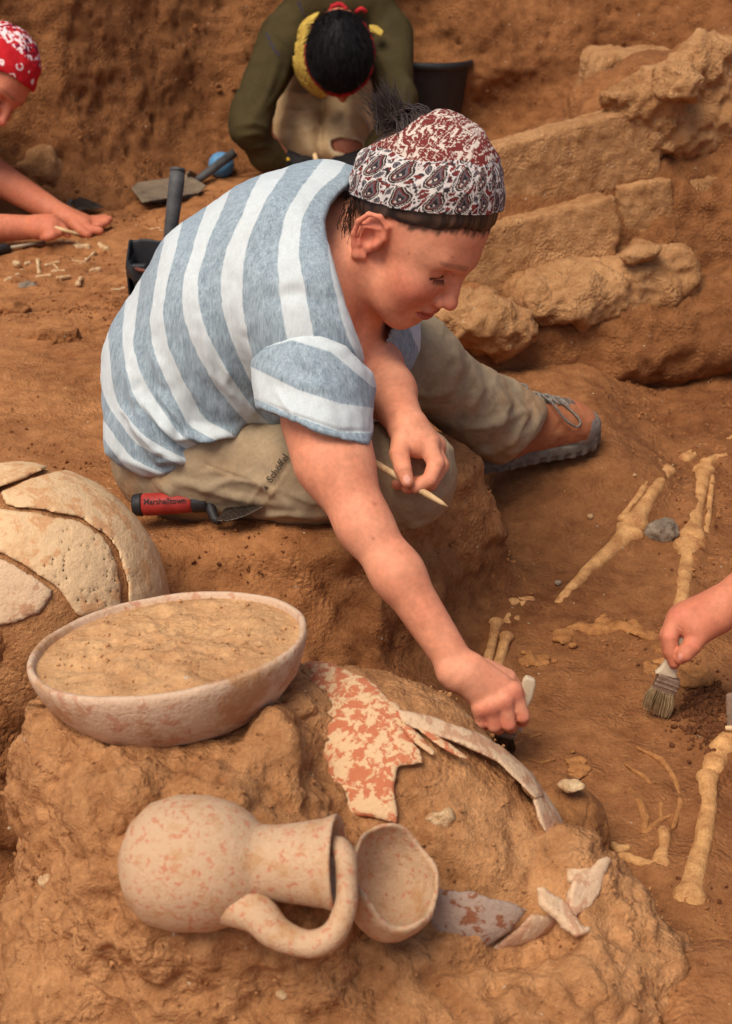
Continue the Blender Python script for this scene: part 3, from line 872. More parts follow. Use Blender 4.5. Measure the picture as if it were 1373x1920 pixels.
plate('rim_shard', [(1078, 1642), (1108, 1627), (1140, 1605), (1147, 1614), (1128, 1662), (1104, 1704), (1076, 1726), (1066, 1706), (1072, 1672)], P(1105, 1665, 1.375), RT * 0.45 + UP * 0.35 - FW * 0.8, 0.009, M_jar, bjar, 0.0024, 641, 0.003, 0.001, -1.0)
plate('rim_shard', [(1060, 1632), (1090, 1628), (1120, 1622), (1118, 1640), (1088, 1650), (1066, 1652)], P(1090, 1638, 1.392), UP * 0.85 - FW * 0.5, 0.008, M_jar, bjar, 0.0024, 643, 0.003, 0.001)
plate('jar_shard', [(1008, 1664), (1026, 1668), (1062, 1700), (1100, 1742), (1102, 1752), (1084, 1758), (1052, 1738), (1020, 1700)], P(1055, 1710, 1.352), -FW * 0.6 + UP * 0.6 + RT * 0.35, 0.009, M_jar, bjar, 0.0024, 645, 0.003, 0.001)
plate('jar_shard', [(1124, 1636), (1146, 1652), (1170, 1700), (1166, 1710), (1140, 1684), (1120, 1656)], P(1145, 1670, 1.40), RT * 0.5 - FW * 0.85 + UP * 0.2, 0.008, M_jar, bjar, 0.0024, 647, 0.003, 0.001)
M_pink = pottery('pink_clay', lin(214, 158, 124), lin(196, 120, 88), lin(188, 138, 94), 0.4, 0.3, 60)
o = slab('pottery_sherd', P(1188, 1806, 1.366), P(1250, 1822, 1.372), 0.026, 0.007, M_pink, None, UP * 0.85 - FW * 0.4 - RT * 0.15, 651, 1.6)
tag(o, 'small pink sherd on the rightmost tip of the soil pedestal', 'pottery sherd')
o = slab('pottery_sherd', P(190, 1706, 1.325), P(235, 1690, 1.32), 0.014, 0.006, M_jarg, None, -FW * 0.6 + UP * 0.6, 653)
tag(o, 'thin brown sherd sticking from soil left of the jug base', 'pottery sherd')

# ------------------------------------------------------------------ the big jar at the left edge
BJ = P(48, 1150, 1.80); bjS = f_ell(BJ, (0.176, 0.17, 0.186))[0]
core = Sdf().add(f_ell(BJ, (0.1735, 0.1675, 0.1835)))
bjars = root('large_jar', 'huge cracked pale jar lying at the left edge behind the bowl', 'jar')
o = sdf_obj('soil_core', core, 0.005, M_ped, bjars, disp=lambda v, n: 0.0025 * fbm(v * 24, 4, 701))
BP = [
    ([(-160, 900), (-20, 866), (40, 860), (92, 876), (40, 900), (0, 914), (-160, 1000)], 0.003),
    ([(2, 921), (60, 896), (140, 876), (225, 925), (275, 985), (312, 1050), (342, 1140), (242, 1140), (236, 1080), (212, 1010), (196, 1000), (152, 970), (70, 956), (10, 948)], 0.001),
    ([(-10, 952), (70, 960), (150, 976), (194, 1008), (208, 1030), (222, 1066), (232, 1140), (150, 1160), (108, 1104), (60, 1072), (10, 1042), (-30, 1030)], 0.0),
    ([(-60, 1040), (8, 1046), (58, 1076), (104, 1106), (78, 1150), (30, 1170), (-40, 1180)], -0.001),
    ([(-200, 1020), (-30, 960), (-36, 1036), (-62, 1200), (-200, 1200)], 0.0),
]
for i, (pl, off) in enumerate(BP):
    o = shard('jar_shard', pl, bjS, 0.0065, M_big if i != 3 else M_jar, bjars, h=0.004, off=off, seed=711 + i, dep=1.95)
    if i == 3: o['label'] = 'pinkish shard beside the dark hole'
# broken ground under it
lump = Sdf()
lump.cone(P(20, 1240, 1.80), P(30, 1420, 1.80), 0.10, 0.12, 0.05)
lump.cone(P(-60, 1180, 1.72), P(-60, 1420, 1.78), 0.10, 0.12, 0.05)
tag(sdf_obj('soil_bank', lump, 0.007, M_wall, disp=lambda v, n: 0.02 * fbm(v * 11, 5, 721, 0.58)), kind='structure')
# ================================================================== PEOPLE
SKIN = np.array(lin(216, 144, 110)); SKIN_RED = np.array(lin(206, 112, 88)); LIP = np.array(lin(178, 84, 72))
HAIRC = np.array(lin(52, 36, 30))

class Head:
    """a bent head in its own frame: f forward, u up, s to the right ear; origin between the ears"""
    def __init__(s, origin, F, U, S, k=1.0):
        s.o = np.asarray(origin, float)
        F = unit(F); U = unit(U - F * (np.asarray(U) @ F)); S_ = np.cross(F, U)
        if S_ @ np.asarray(S) < 0: S_ = -S_
        s.R = np.stack([F, U, S_], 1); s.k = k
    def w(s, f, u, t): return s.o + s.k * (s.R @ np.array([f, u, t]))
    def loc(s, v): return ((np.asarray(v) - s.o) @ s.R) / s.k
    def sdf(s, ears=True):
        A = Sdf(); W, k = s.w, s.k
        def e(c, r, kk, op='u', rot=0.0):
            R = s.R
            if rot: c_, s_ = math.cos(rot), math.sin(rot); R = s.R @ np.array([[c_, -s_, 0], [s_, c_, 0], [0, 0, 1]])
            A.ell(W(*c), np.array(r) * k, R, kk * k, op)
        def c(a, b, ra, rb, kk, op='u'): A.cone(W(*a), W(*b), ra * k, rb * k, kk * k, op)
        e((0.001, 0.056, 0), (0.094, 0.088, 0.074), 0)
        e((0.045, 0.020, 0), (0.052, 0.075, 0.062), 0.02)
        e((0.048, -0.030, 0), (0.045, 0.055, 0.050), 0.025)
        for t in (-1, 1):
            c((0.0, -0.040, 0.054 * t), (0.066, -0.074, 0.020 * t), 0.0145, 0.0155, 0.022)      # jaw
            e((0.064, -0.018, 0.037 * t), (0.027, 0.026, 0.024), 0.02)                          # cheek
            e((0.050, -0.052, 0.034 * t), (0.03, 0.03, 0.02), 0.02)
            c((0.089, 0.036, 0.012 * t), (0.077, 0.038, 0.038 * t), 0.011, 0.009, 0.020)        # brow
            e((0.094, 0.016, 0.032 * t), (0.014, 0.011, 0.017), 0.010, 's')                     # socket
            e((0.0755, 0.017, 0.0315 * t), (0.0128, 0.0128, 0.0145), 0.004)                     # lid over the eyeball
        c((0.074, -0.077, 0.010), (0.074, -0.077, -0.010), 0.019, 0.019, 0.022)                 # chin
        e((0.082, -0.046, 0), (0.019, 0.022, 0.026), 0.014)                                     # mouth mound
        c((0.095, 0.022, 0), (0.110, -0.015, 0), 0.0080, 0.0095, 0.010)                         # nose
        e((0.1120, -0.019, 0), (0.0105, 0.0095, 0.0100), 0.006)
        for t in (-1, 1):
            e((0.1015, -0.0235, 0.0120 * t), (0.0105, 0.0080, 0.0070), 0.004)
            e((0.1055, -0.0310, 0.0065 * t), (0.0045, 0.005, 0.0030), 0.002, 's')
        e((0.0985, -0.0430, 0), (0.0085, 0.0062, 0.021), 0.005)                                 # lips
        e((0.0965, -0.0550, 0), (0.0088, 0.0072, 0.019), 0.005)
        A.cone(W(0.108, -0.0488, -0.012), W(0.108, -0.0488, 0.012), 0.0022 * k, 0.0022 * k, 0.002 * k, 's')
        for t in (-1, 1):
            A.cone(W(0.108, -0.0488, 0.012 * t), W(0.092, -0.0508, 0.024 * t), 0.0022 * k, 0.0020 * k, 0.002 * k, 's')
            A.cone(W(0.0925, 0.011, 0.020 * t), W(0.078, 0.008, 0.045 * t), 0.0013 * k, 0.0011 * k, 0.002 * k, 's')   # lid line
            A.cone(W(0.0925, 0.027, 0.020 * t), W(0.076, 0.026, 0.045 * t), 0.0018 * k, 0.0015 * k, 0.003 * k, 's')   # lid fold
        if ears:
            for t in (-1, 1):
                E = Sdf()
                ring = [(0.006, -0.004), (0.010, 0.014), (0.004, 0.029), (-0.010, 0.034), (-0.023, 0.027), (-0.028, 0.010), (-0.024, -0.008), (-0.016, -0.020), (-0.006, -0.028), (0.001, -0.027)]
                tt = [0.068, 0.071, 0.074, 0.078, 0.082, 0.083, 0.081, 0.077, 0.073, 0.070]
                rr = [0.0030, 0.0030, 0.0034, 0.0038, 0.0036, 0.0036, 0.0036, 0.0044, 0.0062, 0.0045]
                for i in range(9):
                    E.cone(W(*ring[i], tt[i] * t), W(*ring[i + 1], tt[i + 1] * t), rr[i] * k, rr[i + 1] * k, 0.003 * k)
                E.ell(W(-0.010, 0.004, 0.068 * t), np.array((0.020, 0.031, 0.007)) * k, s.R, 0.004 * k)
                E.cone(W(-0.002, 0.020, 0.073 * t), W(-0.020, 0.008, 0.078 * t), 0.0026 * k, 0.0026 * k, 0.003 * k)
                E.cone(W(-0.020, 0.008, 0.078 * t), W(-0.011, -0.016, 0.075 * t), 0.0028 * k, 0.003 * k, 0.003 * k)
                E.ell(W(-0.006, -0.001, 0.079 * t), np.array((0.0095, 0.0130, 0.0110)) * k, s.R, 0.003 * k, 's')
                E.ell(W(-0.012, 0.023, 0.081 * t), np.array((0.0085, 0.0055, 0.0065)) * k, s.R, 0.003 * k, 's')
                E.ell(W(0.006, -0.001, 0.072 * t), np.array((0.004, 0.006, 0.004)) * k, s.R, 0.004 * k)
                A.sub(E, 0.005 * k)
        return A
    def colours(s, v, base, red=1.0):
        """skin tints that belong to the skin itself"""
        L = s.loc(v); f, u, t = L[:, 0], L[:, 1], L[:, 2]
        col = np.tile(base, (len(v), 1))
        head = (np.abs(f) < 0.16) & (np.abs(u) < 0.17) & (np.abs(t) < 0.10)
        def g(c, r): return np.exp(-(((f - c[0]) / r[0]) ** 2 + ((u - c[1]) / r[1]) ** 2 + ((np.abs(t) - c[2]) / r[2]) ** 2)) * head
        def to(c, w):
            nonlocal col
            col = col + (np.asarray(c) - col) * np.clip(w, 0, 1)[:, None]
        to(SKIN_RED, 0.8 * red * g((0.075, -0.02, 0.042), (0.03, 0.025, 0.03)))
        to(SKIN_RED, 0.8 * red * g((0.118, -0.02, 0), (0.014, 0.014, 0.016)))
        to(SKIN_RED, 0.85 * red * g((-0.01, 0.002, 0.08), (0.035, 0.04, 0.016)))
        lips = ((f > 0.086) & (np.abs(t) < 0.0235) & (u < -0.0380 - 0.25 * np.abs(t)) & (u > -0.0615 + 0.30 * np.abs(t)))
        to(LIP, 0.85 * lips)
        line = (f > 0.082) & (np.abs(t) < 0.025) & (np.abs(u + 0.0490 + 0.05 * np.abs(t)) < 0.0011)
        to(LIP * 0.5, 0.9 * line)
        brow = (f > 0.055) & (np.abs(u - (0.0405 - 0.10 * np.clip(np.abs(t) - 0.035, 0, 1))) < 0.0038 - 0.05 * np.clip(np.abs(t) - 0.035, 0, 1)) & (np.abs(t) > 0.012) & (np.abs(t) < 0.053)
        to(HAIRC * 2.6, 0.35 * brow)
        to(np.array(lin(196, 124, 100)), 0.6 * g((0.085, 0.017, 0.032), (0.02, 0.010, 0.018)))
        lash = (f > 0.070) & (np.abs(u - 0.0098 + 0.1 * (np.abs(t) - 0.03)) < 0.0017) & (np.abs(t) > 0.019) & (np.abs(t) < 0.047)
        to(HAIRC * 0.7, 0.9 * lash)
        return col
def hairline(f, u, t):
    side = 0.036 + 0.56 * f
    front = np.maximum(0.087 - 0.25 * np.clip(np.abs(t) - 0.03, 0, 1) - 0.2 * np.clip(0.075 - f, 0, 1), side)
    wt = sstep(0.040, 0.066, np.abs(t))
    return np.where(f > 0.0, front * (1 - wt) + side * wt, 0.012 + 0.30 * f + (0.024 + 0.26 * f) * sstep(-0.02, 0.0, f))
def cone_ax(H, a, b, ra, rb): return f_cone(H.w(*a), H.w(*b), ra * H.k, rb * H.k)
def hand(A, palm, fingers, kp=0.012, kf=0.0022, kj=0.008):
    """palm: list of (a, b, ra, rb) cones; fingers: chains of (point, radius), each its own limb rooted in the palm"""
    Q = Sdf()
    for a, b, ra, rb in palm: Q.cone(a, b, ra, rb, kp)
    for ch in fingers:
        Fg = Sdf()
        for i in range(len(ch) - 1): Fg.cone(ch[i][0], ch[i + 1][0], ch[i][1], ch[i + 1][1], 0.0015)
        Q.sub(Fg, kf)
    A.sub(Q, kj)
def skin_mottle(v, col, s=0.13):
    n1 = fbm(v * 26, 3, 801); n2 = fbm(v * 90, 2, 803)
    return col * (1 + s * n1[:, None] * np.array([0.5, 1.0, 1.1]) + 0.5 * s * n2[:, None])

# ------------------------------------------------------------------ the woman in the striped shirt
SHIRT_LABEL = 'person in striped shirt and paisley headscarf leaning into the pit with a brush'
woman = root('person', SHIRT_LABEL, 'person')
HF = 0.6626 * RT - 0.7359 * UP - 0.1392 * FW; HU = 0.5465 * RT + 0.6021 * UP - 0.5821 * FW; HS = -0.512 * RT - 0.310 * UP - 0.801 * FW
H = Head(P(752, 436, 1.90), HF, HU, HS, 1.0)
body = H.sdf()
# neck and upper chest
NECKB = P(632, 458, 1.97)
body.cone(H.w(-0.024, 0.0, 0), NECKB, 0.047, 0.055, 0.02)
body.cone(H.w(-0.004, -0.045, 0), P(640, 575, 2.0), 0.032, 0.046, 0.03)
body.cone(P(640, 575, 2.0), P(650, 650, 2.02), 0.046, 0.05, 0.03)
body.cone(NECKB, P(570, 508, 2.00), 0.064, 0.088, 0.04)
body.cone(P(618, 520, 1.925), P(660, 540, 2.07), 0.050, 0.055, 0.04)
body.cone(P(622, 570, 1.985), P(596, 640, 1.98), 0.062, 0.080, 0.04)
# right arm, reaching down
SH, EL, WR = P(578, 600, 1.895), P(683, 984, 1.790), P(862, 1256, 1.765)
body.cone(SH, P(606, 785, 1.835), 0.052, 0.0470, 0.03)
body.cone(P(606, 785, 1.835), P(626, 862, 1.815), 0.0470, 0.0445, 0.03)
body.cone(P(626, 862, 1.815), EL, 0.0445, 0.0325, 0.03)
body.cone(EL, P(746, 1076, 1.775), 0.0318, 0.0300, 0.02)
body.cone(P(746, 1076, 1.775), WR, 0.0300, 0.0226, 0.02)
body.cone(P(848, 1262, 1.757), P(853, 1268, 1.757), 0.019, 0.018, 0.012)
d0 = 1.755
def hp_(x, y, dd=0.0): return P(x, y, d0 + dd)
palm = [(hp_(872, 1268, 0.004), hp_(900, 1314, 0.003), 0.021, 0.0125), (hp_(876, 1264, 0.004), hp_(922, 1298, 0.001), 0.021, 0.0140), (hp_(884, 1256, 0.006), hp_(942, 1284, 0.004), 0.0205, 0.0135)]
fing = [
    [(hp_(901, 1326, 0.001), 0.0118), (hp_(904, 1354, 0.003), 0.0086), (hp_(911, 1358, 0.026), 0.0082), (hp_(920, 1344, 0.040), 0.0074)],
    [(hp_(922, 1320, -0.004), 0.0122), (hp_(928, 1361, -0.002), 0.0088), (hp_(934, 1364, 0.025), 0.0085), (hp_(944, 1348, 0.042), 0.0078)],
    [(hp_(944, 1309, -0.005), 0.0124), (hp_(954, 1358, -0.003), 0.0088), (hp_(958, 1362, 0.025), 0.0086), (hp_(962, 1346, 0.044), 0.0078)],
    [(hp_(962, 1295, 0.001), 0.0120), (hp_(980, 1343, 0.003), 0.0088), (hp_(979, 1350, 0.028), 0.0086), (hp_(968, 1340, 0.046), 0.0078)],
    [(hp_(908, 1256, 0.022), 0.0150), (hp_(950, 1272, 0.034), 0.0125), (hp_(972, 1300, 0.046), 0.0105), (hp_(976, 1326, 0.050), 0.0085)],
]
hand(body, palm, fing, kf=0.0006)
for x, y, dd in ((904, 1330, -0.0105), (923, 1324, -0.0155), (946, 1313, -0.0155), (963, 1298, -0.009)):
    body.ell(hp_(x, y, dd + 0.006), (0.009, 0.009, 0.009), None, 0.008)
# left arm and hand with the wooden pick
LW = P(764, 800, 1.885)
body.cone(P(690, 560, 2.13), P(692, 660, 2.07), 0.048, 0.044, 0.03)
body.cone(P(692, 660, 2.06), P(728, 735, 1.965), 0.042, 0.036, 0.03)
body.cone(P(728, 735, 1.965), LW, 0.035, 0.0245, 0.02)
L0 = 1.868
def lp(x, y, dd=0.0): return P(x, y, L0 + dd)
palm = [(lp(768, 806, 0.014), lp(800, 834, 0.008), 0.0225, 0.018), (lp(766, 808, 0.014), lp(776, 830, 0.004), 0.0225, 0.019), (lp(770, 806, 0.022), lp(812, 838, 0.030), 0.022, 0.018)]
fing = [
    [(lp(757, 822, 0.004), 0.0165), (lp(749, 850, -0.012), 0.0132), (lp(756, 880, -0.026), 0.0112), (lp(764, 902, -0.028), 0.0088)],
    [(lp(801, 836, 0.002), 0.0140), (lp(818, 868, -0.004), 0.0112), (lp(806, 899, -0.012), 0.0098), (lp(779, 913, -0.014), 0.0085)],
    [(lp(808, 838, 0.018), 0.0138), (lp(827, 872, 0.014), 0.0110), (lp(808, 906, 0.004), 0.0096), (lp(764, 914, 0.004), 0.0082)],
    [(lp(812, 838, 0.034), 0.0130), (lp(826, 868, 0.036), 0.0102), (lp(800, 902, 0.026), 0.0090), (lp(744, 908, 0.020), 0.0075)],
    [(lp(808, 836, 0.048), 0.0115), (lp(818, 862, 0.052), 0.0090), (lp(788, 890, 0.046), 0.0078), (lp(750, 900, 0.036), 0.0066)],
]
hand(body, palm, fing)
def woman_col(v, n):
    c = H.colours(v, SKIN)
    x, y, d = PR(v)
    for (a, b, r) in ((904, 1338, 13), (925, 1334, 13), (948, 1324, 14), (967, 1304, 14), (910, 1356, 12), (934, 1362, 12), (956, 1360, 12), (980, 1346, 13)):
        w = np.exp(-(((x - a) ** 2 + (y - b) ** 2) / r ** 2)) * (d < 1.80)
        c = c + (SKIN_RED - c) * (0.65 * w)[:, None]
    arm = (y > 780) & (y < 1240)
    c = c + (np.array(lin(222, 142, 106)) - c) * (0.35 * arm)[:, None]
    L = H.loc(v); f_, u_, t_ = L[:, 0], L[:, 1], L[:, 2]
    hm = (np.abs(f_) < 0.12) & (u_ < 0.18) & (np.abs(t_) < 0.09) & (u_ > -0.03)
    nz = vnoise(np.stack([t_ * 300, f_ * 260, u_ * 60], 1), 879) * 0.005
    hw_ = hm * sstep(-0.007, 0.004, u_ + nz - hairline(f_, u_, t_)) * (1 - ((np.abs(t_) > 0.064) & (f_ < 0.012) & (u_ < 0.045)))
    c = c + (np.array(lin(62, 44, 36)) - c) * (0.92 * hw_)[:, None]
    for ln in ([(812, 866), (826, 868)], [(798, 896), (810, 902)], [(744, 852), (757, 851)], [(751, 882), (763, 880)], [(800, 902), (806, 912)], [(818, 872), (832, 874)]):
        dd, _ = line2d(x, y, ln)
        c = c * (1 - 0.16 * np.exp(-(dd / 1.6) ** 2) * ((d > 1.80) & (d < 1.9)))[:, None]
    # thumb nail
    w = (((x - 763) / 6.0) ** 2 + ((y - 899) / 9.0) ** 2 < 1) & (n @ FW < -0.3) & (d < 1.86)
    c = c + (np.array(lin(236, 178, 156)) - c) * (0.8 * w)[:, None]
    for (a, b, r) in ((700, 1010, 3.2), (703, 945, 5), (622, 1003, 2.4), (767, 475, 2.6), (849, 482, 2.6), (850, 516, 1.8)):
        w = np.exp(-(((x - a) ** 2 + (y - b) ** 2) / r ** 2)) * (d < 1.95)
        c = c + (np.array(lin(150, 66, 48)) - c) * (0.6 * w)[:, None]
    return skin_mottle(v, c)
sdf_obj('body', body, 0.0019, M_skin, woman, col=woman_col, sm=1)

# eyelashes
lv, lq = [], []
for t in (1,):
    for i in range(15):
        a = i / 14; p0 = H.w(0.0905 - 0.015 * a ** 1.6, 0.0085 - 0.001 * a, 0.021 + 0.025 * a)
        p1 = p0 + H.R @ np.array([0.007, -0.0045, 0.004 * a])
        vv, qq = tube([p0, (p0 + p1) / 2 + H.R @ np.array([0.0006, -0.0006, 0]), p1], [0.0004, 0.0003, 0.0001], 4)
        o = len(lv); lv += list(vv); lq += [tuple(k + o for k in f) for f in qq]
obj('eyelashes', lv, lq, M_black, woman)

# shirt
def torso_sdf(g=0.0):
    T = Sdf()
    pts = [((338, 800), 2.11, 0.112), ((378, 692), 2.085, 0.116), ((470, 576), 2.03, 0.124), ((566, 494), 1.99, 0.112), ((628, 440), 1.975, 0.080)]
    for dd, rg in ((-0.055, 0), (0.055, 0), (0, 0.004)):
        for i in range(len(pts) - 1):
            (a, d1, r1), (b, d2, r2) = pts[i], pts[i + 1]
            kx = 0.45 if i >= 3 else 1
            T.cone(P(*a, d1 + dd), P(*b, d2 + dd * kx), r1 + rg + g, r2 + rg * kx + g - 0.004, 0.05)
    T.cone(P(560, 520, 1.93), P(580, 570, 1.867), 0.095 + g, 0.079 + g, 0.05)
    T.cone(P(580, 570, 1.867), P(586, 630, 1.858), 0.079 + g, 0.074 + g, 0.03)        # near shoulder
    T.cone(P(640, 500, 2.06), P(700, 560, 2.125), 0.080 + g, 0.068 + g, 0.05)        # far shoulder
    T.cone(P(698, 560, 2.105), P(700, 636, 2.065), 0.066 + g, 0.066 + g, 0.03)
    T.cone(P(668, 560, 2.03), P(700, 600, 2.06), 0.05 + g, 0.05 + g, 0.03)        # far sleeve
    T.cone(P(630, 580, 1.96), P(560, 640, 2.02), 0.080 + g, 0.10 + g, 0.04)          # chest
    T.cone(P(470, 740, 1.985), P(560, 735, 1.99), 0.045 + g, 0.045 + g, 0.04)        # belly of the shirt
    T.cone(P(290, 830, 2.06), P(390, 800, 2.02), 0.07 + g, 0.06 + g, 0.05)
    return T
def px_cut(poly, dmin=None, dmax=None):
    poly = np.array(poly, float)
    def f(p):
        x, y, d = PR(p)
        e = poly2d(x, y, poly) * d / FPX
        if dmin is not None: e = np.maximum(e, dmin - d)
        if dmax is not None: e = np.maximum(e, d - dmax)
        return e
    return f
shirt = torso_sdf()
shirt.everywhere(px_cut([(150, 200), (900, 200), (900, 700), (640, 800), (536, 792), (470, 806), (448, 812), (424, 838), (370, 868), (306, 896), (270, 894), (228, 868), (200, 850)]), 0.012)
neck_cut = px_cut([(690, 290), (664, 338), (636, 362), (617, 386), (608, 414), (611, 450), (625, 510), (648, 576), (672, 640), (690, 676), (704, 698), (702, 660), (707, 620), (714, 585), (724, 540), (760, 480), (760, 300)], None, 2.005)
shirt.everywhere(lambda p: -neck_cut(p), 0.004)
lap_cut = px_cut([(705, 535), (748, 535), (742, 600), (724, 640), (716, 668), (696, 672), (700, 600)], None, 2.03)
shirt.everywhere(lambda p: -lap_cut(p), 0.002)
SFW = []   # stripe boundaries, where they are seen on the shirt
BND = [[(640, 324), (592, 365), (567, 410), (563, 475), (578, 561), (590, 626)],
       [(579, 331), (538, 394), (520, 463), (520, 524), (526, 585), (538, 639)],
       [(502, 372), (473, 430), (459, 496), (457, 565), (465, 626), (480, 690)],
       [(453, 404), (424, 463), (412, 524), (416, 585), (437, 647), (475, 725)],
       [(396, 443), (375, 504), (373, 565), (391, 626), (428, 692), (478, 765)],
       [(359, 475), (341, 528), (343, 594), (366, 659), (400, 722), (455, 786)],
       [(318, 520), (306, 577), (316, 647), (346, 716), (392, 789)],
       [(288, 561), (278, 602), (292, 667), (320, 736), (352, 800)],
       [(257, 605), (247, 651), (271, 712), (304, 765), (340, 815)],
       [(233, 655), (235, 692), (255, 753), (296, 798), (336, 835)],
       [(212, 716), (222, 761), (270, 818), (331, 852)],
       [(210, 770), (245, 822), (296, 856), (335, 868)],
       [(214, 812), (250, 860), (300, 884)]]
def px_orth(v, d=1.95):
    q = np.asarray(v) - CAM
    return 686.5 + FPX * (q @ RT) / d, 960 - FPX * (q @ UP) / d
cx_, cy_, cs_ = [], [], []
for k, ln in enumerate(BND):
    for a, b in zip(ln[:-1], ln[1:]):
        for t in (0.0, 0.5):
            cx_.append(a[0] + (b[0] - a[0]) * t); cy_.append(a[1] + (b[1] - a[1]) * t); cs_.append(k)
    cx_.append(ln[-1][0]); cy_.append(ln[-1][1]); cs_.append(k)
cx_ = np.array(cx_) / 400; cy_ = np.array(cy_) / 400; cs_ = np.array(cs_, float)
tps = lambda r2: 0.5 * r2 * np.log(r2 + 1e-9)
Kr = tps((cx_[:, None] - cx_) ** 2 + (cy_[:, None] - cy_) ** 2)
Am = np.block([[Kr + 4e-3 * np.eye(len(cs_)), np.stack([np.ones_like(cx_), cx_, cy_], 1)], [np.stack([np.ones_like(cx_), cx_, cy_], 0), np.zeros((3, 3))]])
wr = np.linalg.solve(Am, np.concatenate([cs_, np.zeros(3)]))
def stripe(v, n=None):
    x, y, d_ = PR(v)
    x = x / 400; y = y / 400
    out = wr[-3] + wr[-2] * x + wr[-1] * y
    for i in range(len(cs_)): out = out + wr[i] * tps((x - cx_[i]) ** 2 + (y - cy_[i]) ** 2)
    return out + 0.03 * vnoise(np.asarray(v) * 120, 5)
SH_F = [([(236, 770), (300, 840), (345, 862)], 9, 0.015), ([(262, 742), (330, 815), (440, 806)], 10, 0.016), ([(300, 735), (350, 800), (392, 812)], 8, 0.013), ([(380, 600), (400, 700), (470, 772)], 10, 0.006), ([(240, 700), (262, 770), (290, 820)], 9, 0.009), ([(445, 560), (460, 640), (500, 700)], 13, 0.004), ([(520, 350), (500, 420), (470, 500)], 18, 0.005),
        ([(250, 800), (300, 862), (380, 852)], 8, 0.009), ([(320, 640), (360, 730), (420, 790)], 14, 0.006), ([(400, 640), (440, 730), (490, 780)], 14, 0.005),
        ([(420, 680), (430, 700), (425, 712)], 5, 0.004), ([(284, 655), (300, 690), (312, 730)], 9, 0.006), ([(560, 400), (600, 470), (640, 560)], 16, 0.004), ([(330, 838), (400, 812), (470, 800)], 8, 0.008),
        ([(500, 560), (560, 548), (612, 575)], 16, -0.005), ([(640, 600), (664, 650), (690, 690)], 7, 0.004), ([(232, 860), (300, 885), (380, 856)], 7, 0.005)]
def shirt_disp(v, n):
    x, y, d = PR(v)
    low = sstep(560, 800, y)
    return 0.0030 * fbm(v * 11, 3, 811) + low * 0.006 * fbm(v * (18, 18, 9), 3, 813) + 0.0006 * vnoise(v * 90, 815)
o = sdf_obj('t_shirt', shirt, 0.0034, M_shirt, woman, attrs={'stripe': stripe}, disp=shirt_disp, fold=SH_F, sm=2, slack=1.7)
# sleeve
slv = Sdf()
slv.cone(P(582, 575, 1.885), P(588, 700, 1.850), 0.0725, 0.0760, 0.02)
slv.cone(P(588, 700, 1.850), P(592, 845, 1.822), 0.0760, 0.0745, 0.02)
slv.everywhere(px_cut([(470, 676), (500, 650), (545, 630), (600, 627), (650, 648), (700, 700), (730, 760), (692, 836), (650, 828), (600, 808), (550, 784), (484, 764), (476, 730)]), 0.006)
slv.cone(P(594, 775, 1.828), P(606, 890, 1.81), 0.060, 0.056, 0.006, 's')
def slv_stripe(v, n=None):
    x, y, d_ = PR(v)
    up, _ = line2d(x, y, [(470, 655), (547, 641), (620, 664), (700, 728)])
    yu = np.interp(x, [470, 547, 620, 700], [660, 642, 664, 728]); yl = np.interp(x, [470, 560, 640, 700], [684, 728, 754, 762]); yc = np.interp(x, [480, 560, 640, 690], [752, 786, 814, 815])
    s = np.where(y < yl, 1 + (y - yu) / np.maximum(yl - yu, 1), 2 + (y - yl) / np.maximum(yc - yl, 1))
    return np.where(y > yc - 1, 3.0 + 0.35, s)
SL_F = [([(484, 752), (560, 782), (640, 808), (692, 808)], 3.5, -0.004), ([(484, 762), (560, 794), (640, 824), (690, 830)], 6, 0.003), ([(500, 690), (560, 720), (640, 735)], 14, 0.004), ([(560, 650), (600, 700), (610, 760)], 16, 0.003), ([(520, 735), (548, 775), (552, 790)], 7, 0.004)]
sdf_obj('sleeve', slv, 0.0026, M_shirt, o, attrs={'stripe': slv_stripe}, disp=lambda v, n: 0.0026 * fbm(v * 15, 3, 821) + 0.0006 * vnoise(v * 90, 815), fold=SL_F, sm=2)

# trousers
M_trous = M_cloth
TROU = np.array(lin(160, 139, 110)); TROU_L = np.array(lin(156, 140, 116))
trs = Sdf()
trs.cone(P(335, 850, 2.10), P(400, 850, 2.04), 0.098, 0.092, 0.05)
trs.cone(P(350, 840, 2.18), P(560, 770, 2.24), 0.10, 0.09, 0.05)
trs.cone(P(370, 862, 2.045), P(565, 884, 1.995), 0.083, 0.070, 0.04)
trs.cone(P(565, 884, 1.995), P(768, 888, 1.965), 0.070, 0.067, 0.03)
trs.cone(P(766, 918, 1.985), P(520, 935, 2.11), 0.052, 0.05, 0.02)
trs.cone(P(560, 780, 2.24), P(772, 672, 2.25), 0.092, 0.066, 0.03)
trs.cone(P(772, 672, 2.25), P(885, 762, 2.37), 0.066, 0.058, 0.03)
trs.cone(P(885, 762, 2.37), P(972, 808, 2.455), 0.058, 0.053, 0.03)
trs.cone(P(940, 752, 2.41), P(1000, 790, 2.47), 0.036, 0.036, 0.03)
trs.cone(P(930, 800, 2.42), P(985, 815, 2.47), 0.055, 0.052, 0.03)
trs.everywhere(px_cut([(150, 560), (860, 560), (1024, 740), (1026, 772), (1012, 806), (985, 838), (944, 872), (800, 1100), (150, 1100)]), 0.008)
